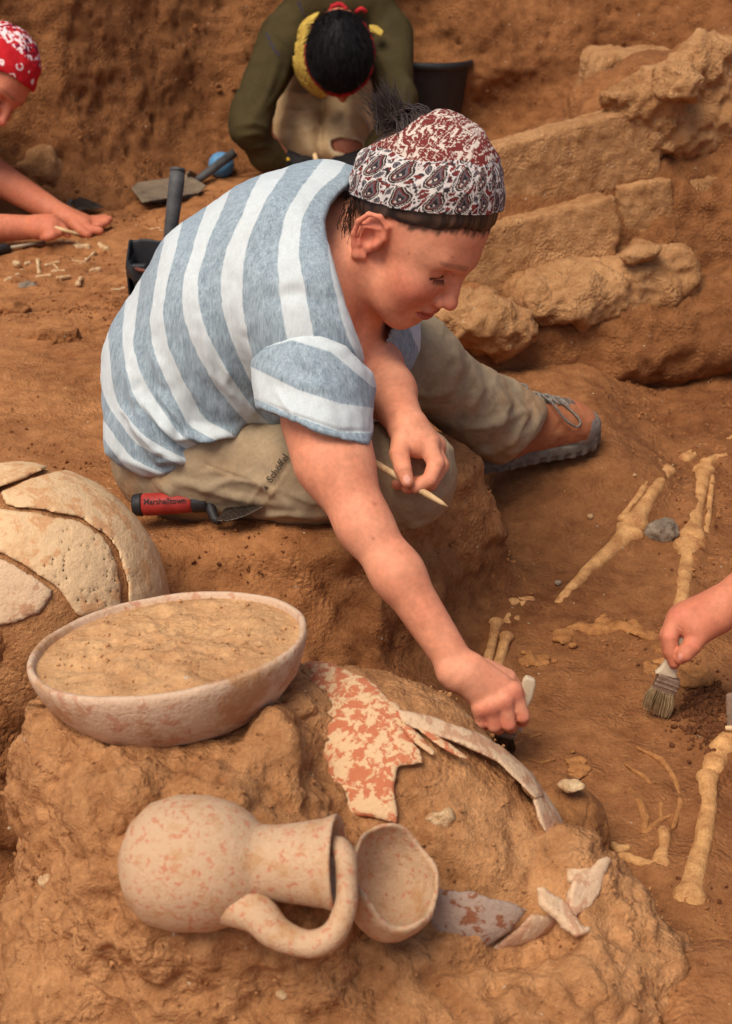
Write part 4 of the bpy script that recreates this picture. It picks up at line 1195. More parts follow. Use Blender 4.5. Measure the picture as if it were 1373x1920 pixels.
LM = [([(760, 600), (790, 640), (800, 690)], 12, 0.003), ([(850, 640), (860, 690), (840, 740)], 9, 0.006), ([(880, 680), (900, 730), (870, 790)], 9, 0.007), ([(925, 722), (950, 760), (925, 815)], 8, 0.008), ([(960, 740), (985, 780), (950, 845)], 7, 0.007),
      ([(850, 800), (910, 800), (990, 770)], 8, 0.006), ([(840, 840), (920, 848), (985, 812)], 8, 0.006), ([(740, 720), (800, 740), (850, 730)], 10, 0.006), ([(1000, 760), (1012, 785), (1000, 815)], 5, 0.004),
      ([(400, 880), (480, 900), (560, 960)], 9, 0.004), ([(330, 900), (430, 930), (540, 950)], 9, 0.005), ([(460, 970), (540, 962), (610, 972)], 6, 0.005), ([(380, 920), (430, 900), (500, 905)], 7, 0.004), ([(812, 822), (836, 850), (848, 886)], 5, 0.004),
      ([(700, 985), (760, 992), (800, 978)], 6, 0.005), ([(290, 905), (320, 925), (330, 950)], 7, 0.004), ([(540, 925), (580, 940), (610, 945)], 6, 0.003),
      # pocket edges and seams
      ([(452, 962), (480, 925), (520, 876), (552, 832)], 3, 0.0022), ([(552, 832), (556, 858), (545, 878)], 2.6, 0.002), ([(545, 878), (512, 922), (495, 945)], 3, 0.0024), ([(385, 868), (440, 890), (470, 898)], 2.5, -0.002)]
def trou_col(v, n):
    x, y, d = PR(v)
    c = np.tile(TROU, (len(v), 1))
    m = fbm(v * 14, 3, 831)
    c = c * (1 + 0.10 * m[:, None])
    dust = np.clip(fbm(v * 22, 4, 833) * 1.4, 0, 1) * sstep(0.16, 0.0, v[:, 2])
    c = c + (np.array(lin(176, 134, 92)) - c) * (0.5 * dust)[:, None]
    seam, _ = line2d(x, y, [(385, 868), (440, 890), (470, 898)])
    c = c * (1 - 0.35 * np.exp(-(seam / 2.0) ** 2))[:, None]
    return c
trou_disp = lambda v, n: 0.0030 * fbm(v * (15, 15, 15), 4, 835, 0.55) + 0.0022 * (0.6 - np.abs(fbm(v * (22, 14, 26), 3, 837)))
tro = sdf_obj('trousers', trs, 0.0034, M_trous, woman, col=trou_col, disp=trou_disp, fold=LM, sm=2)
# pocket lettering, lying on the cloth
def lettering(text, place, size, rot, surf, mat, parent, proud=0.0012, squeeze=1.0, name='lettering', italic=0.0, th=0.0):
    cu = bpy.data.curves.new(name, 'FONT'); cu.body = text; cu.size = 1.0; cu.align_x = 'CENTER'; cu.align_y = 'CENTER'; cu.resolution_u = 2; cu.offset = 0.012 + th
    ob = bpy.data.objects.new(name, cu); COL.objects.link(ob)
    bpy.context.view_layer.update()
    me = ob.evaluated_get(bpy.context.evaluated_depsgraph_get()).to_mesh()
    vv = np.array([tuple(k.co) for k in me.vertices]); fq = [tuple(p.vertices) for p in me.polygons]
    bpy.data.objects.remove(ob); bpy.data.curves.remove(cu)
    X = vv[:, 0] * size * squeeze + vv[:, 1] * italic * size; Y = -vv[:, 1] * size
    c, s = math.cos(rot), math.sin(rot)
    x = place[0] + X * c - Y * s; y = place[1] + X * s + Y * c
    if callable(surf) and not isinstance(surf, Sdf): pts = surf(x, y)
    else:
        d = trace(surf, x, y); pts = np.array([P(a, b, e - proud) for a, b, e in zip(x, y, d)])
    return obj(name, pts, fq, mat, parent, smooth_=False)
M_ink = plain('dark_thread', lin(84, 72, 58), lin(66, 56, 46), 60, 0.8, 0.2)
lettering('Schöffel', (521, 878), 20, math.radians(-56), trs, M_ink, tro, 0.0052, 0.95)
lettering('Δ', (498, 914), 13, math.radians(-56), trs, M_ink, tro, 0.0052, 0.9, name='logo')

# headscarf
def scarf_f(p):
    L = H.loc(p); f, u, t = L[:, 0], L[:, 1], L[:, 2]
    c = np.array([-0.004, 0.062, 0.0]); r = np.array([0.1005, 0.110, 0.0805])
    q = L - c
    k0 = np.linalg.norm(q / r, axis=1); k1 = np.linalg.norm(q / (r * r), axis=1) + 1e-9
    e = k0 * (k0 - 1) / k1
    wave = 0.0016 * np.sin(f * 90 + t * 40)
    lowc = (0.058 + 0.68 * f + wave + 0.02 * np.clip(np.abs(t) - 0.06, 0, 1)) - u
    backc = (-0.090 + 0.37 * (u - 0.07) + 0.004 * np.sin(u * 70)) - f
    shell = np.maximum(np.abs(e) - 0.0017, 0)
    return smax(smax(np.abs(e) - 0.0017, lowc * 0.82, 0.001), backc * 0.94, 0.001)
CR_, DK, RD, GR, WH = (np.array(lin(*c)) for c in ((206, 190, 174), (46, 39, 41), (112, 44, 40), (104, 98, 102), (206, 198, 190)))
def paisley_col(v, n):
    L = H.loc(v); f, u, t = L[:, 0], L[:, 1], L[:, 2]
    # cloth coordinates: a along the band, b across it (metres), following the lower edge
    ang = np.arctan2(t * 1.25, f - 0.0)
    a = ang * 0.102
    b = (u - (0.058 + 0.68 * f)) * 0.86
    up_edge = 0.064 + 0.003 * np.sin(a * 60)
    N2 = len(v)
    a2 = (f + 0.68 * u) / 1.21; b2 = (u - 0.68 * f - 0.058) / 1.21
    side = sstep(0.01, 0.035, np.abs(t))
    b = np.where(b2 > 0.04, b2 * 0.98, b) * 0.5 + b2 * 0.5
    pz = np.stack([a, b, np.zeros(N2)], 1)
    # ground sprinkled with tiny marks
    s1 = vnoise(pz * 260, 841); s2 = vnoise(pz * 210 + 9, 842)
    col = np.tile(WH, (N2, 1))
    col[s1 > 0.10] = GR; col[s1 > 0.34] = DK
    col[s2 > 0.36] = RD
    # leaves
    def cells(sa, sb, off, seed):
        ia = np.floor(b / sb).astype(int); sh = (ia % 2) * 0.5 * sa + off
        ja = np.floor((a + sh) / sa).astype(int)
        return (a + sh) - (ja + 0.5) * sa, b - (ia + 0.5) * sb, ja, ia
    x, y, ja, ia = cells(0.0185, 0.0150, 0.006, 1)
    r = _hash(ja, ia, ia * 0, 5); th = r * 6.28
    xr, yr = x * np.cos(th) + y * np.sin(th), -x * np.sin(th) + y * np.cos(th)
    leaf = np.abs(yr) / 0.0036 + (xr / 0.0072) ** 2 - 1
    isred = _hash(ja, ia, ia * 0, 6) > 0.62
    m = leaf < 0.35; col[m] = WH
    m = leaf < 0; col[m] = DK
    m = (leaf < -0.28); col[m & ~isred] = GR; col[m & isred] = RD
    m = (leaf < -0.75); col[m & ~isred] = DK
    # paisleys
    x, y, ja, ia = cells(0.039, 0.0300, 0.010, 2)
    fl = np.where(_hash(ja, ia, ia * 0, 7) > 0.5, 1, 1)
    th = 0.5 + 0.5 * _hash(ja, ia, ia * 0, 8)
    xr, yr = x * np.cos(th) + y * np.sin(th), -x * np.sin(th) + y * np.cos(th)
    d = np.hypot(xr + 0.003, yr + 0.001) - 0.0098
    for i in range(16):
        q = i / 15
        px_, py_ = -0.003 + 0.0155 * math.sin(q * 2.0) , 0.002 + 0.0085 * (1 - math.cos(q * 2.6)) * (1 - 0.5 * q)
        if q > 0.6: px_ -= 0.0085 * (q - 0.6) / 0.4; py_ -= 0.006 * (q - 0.6) / 0.4
        d = np.minimum(d, np.hypot(xr - px_, yr - py_) - (0.0088 * (1 - q) + 0.0016))
    m = d < 0.0016; col[m] = WH
    m = d < 0.0; col[m] = DK
    m = d < -0.0018; col[m] = CR_ * 0.75
    m = d < -0.0026; col[m] = DK
    m = d < -0.0043; col[m] = RD * 1.1
    m = d < -0.0054; col[m] = GR * 0.8
    m = d < -0.0074; col[m] = DK
    cc_ = np.minimum(np.hypot(xr + 0.0035, yr - 0.001), np.hypot(xr + 0.0035, yr + 0.0040))
    m = cc_ < 0.0014; col[m] = CR_
    # upper field: dark red with cream squiggles
    upm = b > up_edge
    ua = a2 + 0.0022 * vnoise(pz * 170, 851); ub = b + 0.002 * vnoise(pz * 150, 852)
    g1 = np.abs(vnoise(np.stack([ua * 190, ub * 85, ub * 0 + 3], 1), 853))
    g2 = np.abs(vnoise(np.stack([ua * 300, ub * 230, ub * 0 + 5], 1), 854))
    cup_ = np.tile(RD, (N2, 1))
    cup_[(g1 < 0.17)] = CR_
    cup_[(g2 < 0.10)] = CR_ * 0.9
    blob = vnoise(np.stack([ua * 75, ub * 34, ub * 0 + 8], 1), 855)
    col[upm] = cup_[upm]
    col[b < 0.0022] = DK * 0.5
    return col
M_scarf = painted('printed_cotton', 0.85, 0.2, 0, 800, 0.25, 0.0006, 0.05)
sc = Sdf().add((scarf_f, H.o - 0.20, H.o + 0.22))
sdf_obj('headscarf', sc, 0.00125, M_scarf, woman, col=paisley_col, sm=1, disp=lambda v, n: 0.0030 * fbm(v * 28, 2, 861) + 0.0012 * fbm(v * 60, 2, 862), slack=1.6)
# hair: swept back under the scarf
def hair_f(p):
    L = H.loc(p); f, u, t = L[:, 0], L[:, 1], L[:, 2]
    c = np.array([-0.001, 0.057, 0.0]); r = np.array([0.0985, 0.094, 0.0780])
    q = L - c
    k0 = np.linalg.norm(q / r, axis=1); k1 = np.linalg.norm(q / (r * r), axis=1) + 1e-9
    e = k0 * (k0 - 1) / k1
    w = 0.0012 * vnoise(np.stack([t * 130, f * 60, u * 30], 1), 871)
    front = 0.093 + w - 0.25 * np.clip(np.abs(t) - 0.03, 0, 1) * 1.0
    side = 0.034 + 0.58 * f + w
    line = hairline(f, u, t) + 0.002 + w
    d = np.maximum(np.abs(e + 0.003) - 0.004 * sstep(-0.002, 0.012, u - line), (line - u) * 0.8)
    return d
M_hairs = painted('combed_hair', 0.4, 0.5, 0, 600, 0.3, 0.001, 0.1)
def hair_col(v, n):
    L = H.loc(v)
    s = vnoise(np.stack([L[:, 2] * 420 + 3 * np.sin(L[:, 0] * 30), L[:, 0] * 18, L[:, 1] * 40], 1), 873)
    a = sstep(-0.5, 0.7, s)[:, None]
    return np.array(lin(34, 24, 21)) * (1 - a) + np.array(lin(80, 58, 45)) * a
sdf_obj('hair', Sdf().add((hair_f, H.o - 0.18, H.o + 0.18)), 0.0022, M_hairs, woman, col=hair_col, sm=2, disp=lambda v, n: 0.0012 * vnoise(np.stack([H.loc(v)[:, 2] * 300, H.loc(v)[:, 0] * 14, H.loc(v)[:, 1] * 30], 1), 875))
def strand_bundle(name, spec, mat, parent, seg=4):
    V, Q = [], []
    for pts, r in spec:
        vv, qq = tube(pts, [r, r * 0.9, r * 0.7, r * 0.3][:len(pts)], seg, cap=False)
        o = len(V); V += list(vv); Q += [tuple(k + o for k in f) for f in qq]
    return tag(obj(name, V, Q, mat, parent), kind=None)
spec = []
bun = H.w(-0.092, 0.096, 0.0)
for i in range(420):
    a = rng.normal(0, 1, 3)
    p0 = bun + 0.012 * a * rng.random()
    dirv = unit(UP * 1.0 - RT * 0.28 + 0.26 * rng.normal(0, 1, 3))
    ln = 0.02 + 0.038 * rng.random()
    bend = unit(0.6 * rng.normal(0, 1, 3) - RT * 0.9) * 0.010
    spec.append(([p0, p0 + dirv * ln * 0.4, p0 + dirv * ln * 0.75 + bend * 0.5, p0 + dirv * ln + bend], 0.0006))
for i in range(260):      # hair drawn back to the knot
    s_ = rng.uniform(-0.05, 0.052); u0 = rng.uniform(0.06, 0.15)
    p0 = H.w(-0.068 + 0.04 * rng.random(), 0.136 - 9.0 * s_ * s_ * 0.9, s_)
    p3 = bun + 0.010 * rng.normal(0, 1, 3)
    mid = (p0 + p3) / 2 + H.R @ np.array([-0.010, 0.010, 0])
    spec.append(([p0, (p0 + mid) / 2 + H.R @ np.array([-0.004, 0.006, 0]), mid, p3], 0.0016))
for i in range(36):       # loose wisps at the nape
    p0 = H.w(-0.070 + 0.02 * rng.random(), -0.005 + 0.02 * rng.random(), 0.045 + 0.02 * rng.random())
    p3 = P(625 + 40 * rng.random(), 430 + 70 * rng.random(), 1.895)
    mid = (p0 + p3) / 2 + 0.004 * rng.normal(0, 1, 3)
    spec.append(([p0, p0 * 0.6 + mid * 0.4, mid, p0 * 0.1 + p3 * 0.9], 0.0005))
tag(strand_bundle('hair_tuft', spec, M_hair, woman), kind='stuff')

# hiking boot
boot = link('boot', None, woman)
hb, tb = P(925, 838, 2.455), P(1080, 804, 2.53)
bx = unit((tb - hb) * (1, 1, 0)); bz = np.array([0, 0, 1.0]); by = np.cross(bz, bx); BRt = np.stack([bx, by, bz], 1)
bo = hb.copy(); bo[2] = -0.120
Bl = lambda x, y, z: bo + BRt @ np.array([x, y, z])
BL = 0.235
up_ = Sdf()
up_.cone(Bl(0.0, 0, 0.045), Bl(-0.005, 0, 0.085), 0.038, 0.038, 0.02)
up_.cone(Bl(0.02, 0, 0.045), Bl(0.15, 0, 0.045), 0.040, 0.042, 0.03)
up_.cone(Bl(0.03, 0, 0.092), Bl(0.13, 0, 0.058), 0.034, 0.032, 0.03)
up_.ell(Bl(0.165, 0, 0.040), (0.052, 0.046, 0.036), BRt, 0.02)
up_.everywhere(lambda p: (0.018 - (p - bo) @ bz), 0.004)
def boot_col(v, n):
    q = (v - bo) @ BRt
    c = np.tile(np.array(lin(156, 94, 62)), (len(v), 1))
    grey = np.array(lin(134, 124, 112))
    toe = (q[:, 0] > 0.165 + 0.5 * np.clip(q[:, 2] - 0.04, 0, 1)) & (q[:, 2] < 0.066)
    rand = q[:, 2] < 0.034 - 0.02 * sstep(0.2, 0.0, q[:, 0])
    heel = q[:, 0] < -0.012
    c[toe | rand | heel] = grey
    tongue = (np.abs(q[:, 1]) < 0.017) & (q[:, 2] > 0.055) & (q[:, 0] < 0.158) & (q[:, 0] > 0.02)
    c[tongue] = np.array(lin(74, 74, 76))
    tip = (q[:, 0] > 0.158) & (q[:, 2] > 0.062) & (q[:, 0] < 0.19)
    c[tip] = np.array(lin(176, 104, 70))
    dust = np.clip(fbm(v * 40, 3, 881), 0, 1)[:, None] * 0.35
    return c + (np.array(lin(170, 124, 84)) - c) * dust
sdf_obj('boot_upper', up_, 0.0022, M_cloth, boot, col=boot_col, disp=lambda v, n: 0.001 * fbm(v * 70, 3, 883))
so = Sdf()
SOLEP = [(-0.045, 0.0), (-0.04, 0.028), (0.0, 0.038), (0.07, 0.037), (0.14, 0.046), (0.19, 0.038), (0.216, 0.015), (0.220, 0.0), (0.216, -0.018), (0.19, -0.040), (0.14, -0.046), (0.07, -0.036), (0.0, -0.038), (-0.04, -0.028)]
def sole_f(p):
    q = (p - bo) @ BRt
    tread = 0.0035 * (np.sin(q[:, 0] * 260) > 0) * (q[:, 2] < 0.008)
    return smax(poly2d(q[:, 0], q[:, 1], SOLEP) + tread, np.abs(q[:, 2] - 0.012 - 0.2 * np.clip(q[:, 0] - 0.17, 0, 1)) - 0.013, 0.004)
so.add((sole_f, Bl(0.09, 0, 0) - 0.17, Bl(0.09, 0, 0) + 0.17))
sdf_obj('sole', so, 0.0024, plain('sole_rubber', lin(124, 112, 98), lin(80, 72, 64), 60, 0.8, 0.2), boot)
M_lace = plain('lace', lin(156, 146, 130), lin(86, 82, 78), 200, 0.8, 0.2)
V, Q = [], []
for i in range(5):
    x = 0.058 + 0.022 * i; z = lambda xx: float(np.interp(xx, [0.03, 0.10, 0.13, 0.165, 0.19], [0.1375, 0.1125, 0.1015, 0.0885, 0.083]))
    for sgn in (-1, 1):
        a = Bl(x, 0.021 * sgn, z(x) - 0.010); b = Bl(x + 0.016, -0.021 * sgn, z(x + 0.016) - 0.010); m = (a + b) / 2 + bz * 0.008
        vv, qq = tube(spline([a, m, b], 9), [0.0026] * 9, 6); o_ = len(V); V += list(vv); Q += [tuple(k + o_ for k in f) for f in qq]
for pts in ([(0.09, -0.008, 0.114), (0.095, -0.034, 0.106), (0.11, -0.050, 0.080), (0.135, -0.052, 0.062), (0.145, -0.044, 0.072), (0.12, -0.02, 0.102)], [(0.05, 0.0, 0.138), (0.05, -0.02, 0.14), (0.035, -0.045, 0.125), (0.045, -0.055, 0.09), (0.05, -0.058, 0.07)], [(0.05, 0.0, 0.138), (0.055, 0.025, 0.135), (0.075, 0.035, 0.11)]):
    vv, qq = tube(spline([Bl(*k) for k in pts], 22), [0.0020] * 22, 6); o_ = len(V); V += list(vv); Q += [tuple(k + o_ for k in f) for f in qq]
obj('lace', V, Q, M_lace, boot)

# ------------------------------------------------------------------ tools she holds
pick = tag(link('wooden_pick', None), 'thin pointed wooden pick held in fingers above the bent knee', 'pick')
a, b = P(660, 842, 1.855), P(840, 950, 1.852)
pts = [a + (b - a) * t for t in (0, 0.03, 0.15, 0.8, 0.93, 1.0)]
v, q = tube(pts, [0.0030, 0.0042, 0.0046, 0.0045, 0.0032, 0.0008], 12)
obj('stick', v, q, M_wood, pick)
def brush(nm, label, top, neck, ferr, tip, w, mats, cat='brush', hw=1.0):
    r_ = root(nm, label, cat)
    ax = unit(ferr - neck); wide = unit(np.cross(ax, FW)); thin = np.cross(ax, wide)
    F = Sdf()
    def hf(p):
        q = p - top; L = np.linalg.norm(neck - top); x = q @ unit(neck - top)
        tt = np.clip(x / L, 0, 1)
        hwid = np.interp(tt, [0, 0.08, 0.35, 0.62, 0.85, 1.0], [0.30, 0.42, 0.46, 0.28, 0.36, 0.5]) * w * hw
        return np.maximum(smax(np.abs(q @ wide) - hwid, np.abs(q @ thin) - np.minimum(hwid, 0.0055), 0.004), np.abs(x - L / 2) - L / 2)
    F.add((hf, np.minimum(top, neck) - w, np.maximum(top, neck) + w))
    sdf_obj('handle', F, 0.0012, mats[0], r_, sm=2)
    FR = np.stack([wide, thin, ax], 1)
    F = Sdf().box((neck + ferr) / 2, (w * 0.5, 0.0065, np.linalg.norm(ferr - neck) / 2), FR, 0.002)
    for t in (0.35, 0.62):
        c_ = neck + (ferr - neck) * t
        F.box(c_, (w * 0.52, 0.0075, 0.0012), FR, 0.0008)
    sdf_obj('ferrule', F, 0.0011, mats[1], r_, sm=1)
    V, Q = [], []
    bl = np.linalg.norm(tip - ferr); bdir = unit(tip - ferr)
    for i in range(260):
        s1, s2 = rng.uniform(-0.47, 0.47) * w, rng.uniform(-0.0055, 0.0055)
        p0 = ferr - bdir * 0.004 + wide * s1 + thin * s2
        p1 = p0 + bdir * bl * rng.uniform(0.86, 1.03) + wide * s1 * rng.uniform(0.0, 0.5) + thin * (s2 * 0.6 + rng.normal(0, 0.0012)) + wide * rng.normal(0, 0.001)
        bend = (wide * s1 * 0.2 + thin * s2 * 0.4)
        vv, qq = tube([p0, (p0 + p1) / 2 + bend, p1], [0.00075, 0.0007, 0.0004], 3, cap=False)
        o_ = len(V); V += list(vv); Q += [tuple(k + o_ for k in f) for f in qq]
    tag(obj('bristles', V, Q, mats[2], r_), kind='stuff')
    return r_
M_bwood = plain('varnished_wood', lin(206, 186, 156), lin(178, 154, 122), 50, 0.5, 0.4, 0, 0.0006, 0.2)
M_brist = plain('bristle', lin(206, 182, 138), lin(160, 134, 94), 120, 0.6, 0.3)
M_ferr = plain('dull_ferrule', lin(150, 122, 100), lin(112, 88, 72), 30, 0.5, 0.4, 0.4)
M_dbrist = plain('dark_bristle', lin(78, 66, 56), lin(50, 42, 36), 120, 0.6, 0.3)
gt = on_ground(938, 1408)
brush('paint_brush', 'paint brush gripped in the fist of the striped shirt person', P(995, 1270, 1.795), P(952, 1360, 1.812), P(945, 1384, 1.816), gt + np.array([0, 0, 0.002]), 0.026, (M_bwood, M_iron, M_dbrist), hw=0.8)

# ------------------------------------------------------------------ the hand at the right edge
rp = root('person', 'person reaching in from the right edge, only a forearm and hand visible', 'person')
B = Sdf()
R0 = 1.865
def rq(x, y, dd=0.0): return P(x, y, R0 + dd)
B.cone(P(1660, 960, 1.80), P(1480, 1062, 1.84), 0.048, 0.040, 0.02)
B.cone(P(1480, 1062, 1.84), rq(1352, 1138, 0.0), 0.040, 0.0255, 0.02)
palm = [(rq(1346, 1142, 0.0), rq(1286, 1158, 0.004), 0.024, 0.019), (rq(1344, 1150, 0.0), rq(1300, 1176, -0.002), 0.024, 0.018), (rq(1344, 1136, 0.012), rq(1282, 1152, 0.022), 0.022, 0.017), (rq(1340, 1160, 0.0), rq(1312, 1186, -0.006), 0.020, 0.016)]
fing = [
    [(rq(1314, 1184, -0.006), 0.0150), (rq(1298, 1210, -0.012), 0.0122), (rq(1284, 1226, -0.012), 0.0110), (rq(1276, 1234, -0.008), 0.0085)],
    [(rq(1272, 1158, 0.002), 0.0138), (rq(1256, 1192, -0.002), 0.0112), (rq(1258, 1222, 0.0), 0.0096), (rq(1265, 1242, 0.002), 0.0080)],
    [(rq(1270, 1156, 0.018), 0.0136), (rq(1252, 1192, 0.018), 0.0108), (rq(1256, 1224, 0.016), 0.0094), (rq(1264, 1244, 0.012), 0.0078)],
    [(rq(1272, 1156, 0.034), 0.0130), (rq(1256, 1188, 0.036), 0.0102), (rq(1262, 1216, 0.032), 0.0088), (rq(1268, 1232, 0.026), 0.0074)],
    [(rq(1276, 1154, 0.046), 0.0115), (rq(1264, 1182, 0.050), 0.0090), (rq(1268, 1204, 0.046), 0.0078), (rq(1274, 1218, 0.040), 0.0066)],
]
hand(B, palm, fing)
def rp_col(v, n):
    c = np.tile(np.array(lin(200, 122, 90)), (len(v), 1))
    x, y, d = PR(v)
    for a, b, r in ((1270, 1152, 14), (1254, 1192, 10), (1297, 1210, 10)):
        c = c + (SKIN_RED - c) * (0.5 * np.exp(-(((x - a) ** 2 + (y - b) ** 2) / r ** 2)))[:, None]
    for ln in ([(1262, 1198), (1274, 1202)], [(1272, 1172), (1282, 1180)], [(1268, 1180), (1280, 1186)]):
        dd, _ = line2d(x, y, ln)
        c = c * (1 - 0.3 * np.exp(-(dd / 1.3) ** 2))[:, None]
    w = (((x - 1276) / 5.0) ** 2 + ((y - 1231) / 6.5) ** 2 < 1) & (n @ FW < -0.2)
    c = c + (np.array(lin(226, 160, 138)) - c) * (0.8 * w)[:, None]
    return skin_mottle(v, c)
sdf_obj('body', B, 0.0018, M_skin, rp, col=rp_col)
gt = on_ground(1230, 1342)
brush('paint_brush', 'pale handled flat paint brush with beige bristles held at the right edge', P(1282, 1188, 1.868), P(1256, 1268, 1.885), P(1243, 1298, 1.892), gt + np.array([0, 0, 0.001]), 0.031, (M_bwood, M_ferr, M_brist), hw=1.0)
# ------------------------------------------------------------------ the kneeling man behind
man = root('person', 'person in olive sweater with red headband kneeling by the earth wall', 'person')
mo = P(638, 100, 3.86)
MH = Head(mo, -UP * 0.96 + FW * 0.28 + RT * 0.05, -FW * 0.96 - UP * 0.28, -RT, 1.04)
OLIVE = np.array(lin(66, 56, 32))
mb = MH.sdf()
mb.cone(MH.w(-0.03, -0.02, 0), P(635, 10, 4.08), 0.048, 0.06, 0.03)
mb.cone(P(635, 10, 4.08), P(628, -120, 4.24), 0.08, 0.12, 0.05)
for s_ in (((533, 60, 4.0), (468, 232, 3.88), (536, 308, 3.98)), ((733, 60, 4.0), (742, 225, 3.88), (690, 300, 3.98))):
    mb.cone(P(*s_[0]), P(*s_[1]), 0.052, 0.036, 0.02); mb.cone(P(*s_[1]), P(*s_[2]), 0.036, 0.026, 0.02)
mb.cone(P(655, 120, 4.25), P(650, 272, 4.11), 0.062, 0.060, 0.02)
mb.cone(P(562, 120, 4.25), P(560, 276, 4.12), 0.062, 0.058, 0.02)
mb.cone(P(650, 272, 4.11), P(650, 262, 4.4), 0.05, 0.04, 0.02); mb.cone(P(560, 276, 4.12), P(560, 262, 4.4), 0.05, 0.04, 0.02)
sdf_obj('body', mb, 0.004, M_skin, man, col=lambda v, n: skin_mottle(v, MH.colours(v, np.array(lin(176, 106, 78)))), sm=1)
sw = Sdf()
sw.cone(P(632, 10, 4.10), P(628, -150, 4.28), 0.12, 0.15, 0.05)
sw.cone(P(566, 52, 4.08), P(700, 52, 4.08), 0.085, 0.085, 0.05)
for s_ in (((536, 66, 4.01), (473, 205, 3.90), (466, 240, 3.88), (500, 290, 3.94), (533, 312, 3.975)), ((728, 66, 4.01), (742, 190, 3.90), (744, 232, 3.88), (716, 280, 3.94), (696, 304, 3.975))):
    rr = (0.070, 0.054, 0.047, 0.040, 0.034)
    for i in range(4): sw.cone(P(*s_[i]), P(*s_[i + 1]), rr[i], rr[i + 1], 0.03)
sw.cone(P(590, 4, 3.99), P(686, 4, 3.99), 0.072, 0.072, 0.04)
SWF = [([(520, 120), (500, 180), (470, 230)], 7, 0.006), ([(545, 110), (530, 160), (490, 215)], 6, 0.006), ([(447, 235), (480, 232), (500, 240)], 5, 0.007), ([(452, 255), (480, 250), (498, 256)], 4, 0.006), ([(470, 280), (495, 272), (510, 280)], 4, 0.005),
       ([(500, 60), (540, 100), (560, 130)], 8, 0.007), ([(560, 20), (580, 70), (570, 130)], 9, 0.007), ([(700, 80), (730, 140), (735, 200)], 7, 0.006), ([(515, 40), (480, 110), (462, 160)], 7, 0.005)]
def sw_col(v, n):
    x, y, d = PR(v)
    c = np.tile(OLIVE, (len(v), 1)) * (1 + 0.16 * fbm(v * 18, 3, 901))[:, None]
    for ln in ([(500, 62), (512, 90), (524, 105)], [(560, 5), (570, 30)]):
        dd, _ = line2d(x, y, ln); m = dd < 1.5
        c[m] = np.array(lin(52, 48, 66))
    return c
o = sdf_obj('sweater', sw, 0.0055, M_cloth, man, col=sw_col, sm=2, disp=lambda v, n: 0.004 * fbm(v * 14, 3, 903), fold=SWF)
mt = Sdf()
mt.cone(P(560, 100, 4.27), P(560, 278, 4.125), 0.082, 0.074, 0.02); mt.cone(P(660, 100, 4.27), P(650, 272, 4.11), 0.082, 0.074, 0.012)
mt.cone(P(560, 278, 4.125), P(556, 262, 4.5), 0.070, 0.06, 0.02); mt.cone(P(650, 272, 4.11), P(655, 262, 4.5), 0.070, 0.06, 0.02)
mt.cone(P(560, 60, 4.38), P(660, 60, 4.38), 0.12, 0.12, 0.04)
mt.everywhere(lambda p: -px_cut([(620, 264), (640, 258), (668, 262), (682, 272), (672, 286), (648, 290), (624, 282)], None, 4.12)(p), 0.004)
def mt_col(v, n):
    x, y, d = PR(v)
    c = np.tile(np.array(lin(214, 182, 136)), (len(v), 1)) * (1 + 0.2 * fbm(v * 16, 4, 905))[:, None]
    st = np.clip(fbm(v * 9 + 4, 3, 907) * 1.6, 0, 1)[:, None]
    c = c + (np.array(lin(140, 96, 58)) - c) * st * 0.6
    e = np.abs(poly2d(x, y, np.array([(620, 264), (640, 258), (668, 262), (682, 272), (672, 286), (648, 290), (624, 282)], float)))
    m = np.exp(-(e / 3.5) ** 2)[:, None]
    return c + (np.array(lin(214, 190, 150)) - c) * m
sdf_obj('trousers', mt, 0.0055, M_cloth, man, col=mt_col, sm=1, disp=lambda v, n: 0.005 * fbm(v * (13, 13, 9), 4, 909), fold=[([(530, 170), (570, 180), (600, 170)], 5, 0.007), ([(525, 200), (560, 212), (600, 205)], 5, 0.006), ([(530, 240), (560, 248), (595, 240)], 5, 0.005), ([(620, 180), (660, 190), (695, 180)], 6, 0.006)])
# hair, band, head cloth
def mhair_f(p):
    L = MH.loc(p); f, u, t = L[:, 0], L[:, 1], L[:, 2]
    q = L - np.array([0.0, 0.060, 0]); r = np.array([0.103, 0.098, 0.084])
    k0 = np.linalg.norm(q / r, axis=1); k1 = np.linalg.norm(q / (r * r), axis=1) + 1e-9
    e = k0 * (k0 - 1) / k1
    return np.maximum(np.abs(e + 0.004) - 0.005, (0.050 + 0.40 * f) - u)
o = sdf_obj('hair', Sdf().add((mhair_f, mo - 0.2, mo + 0.2)), 0.004, M_black, man, disp=lambda v, n: 0.0012 * fbm(v * 70, 3, 911), sm=1)
spec = []
for i in range(2200):
    a = rng.normal(0, 1, 3); a[1] = abs(a[1]) * 0.9 + 0.15; a = unit(a)
    p0L = np.array([0.0, 0.060, 0]) + a * np.array([0.101, 0.096, 0.082])
    if p0L[1] < 0.062 + 0.40 * p0L[0]: continue
    tang = unit(np.array([0.9, 0.25, 0.3 * rng.normal()]) - a * (np.array([0.9, 0.25, 0]) @ a))
    p0 = MH.w(*p0L); dirw = MH.R @ unit(tang + 0.30 * a + 0.18 * rng.normal(0, 1, 3))
    ln = 0.022 + 0.02 * rng.random()
    spec.append(([p0, p0 + dirw * ln * 0.5, p0 + dirw * ln - MH.R @ a * 0.004], 0.0008))
V, Q = [], []
for pts, r in spec:
    vv, qq = tube(pts, [r, r * 0.8, r * 0.25], 3, cap=False); o_ = len(V); V += list(vv); Q += [tuple(k + o_ for k in f) for f in qq]
tag(obj('hair_strands', V, Q, M_black, man), kind='stuff')
M_red = plain('red_cotton', lin(188, 40, 44), lin(146, 26, 34), 90, 0.85, 0.2, 0, 0.001, 0.3)
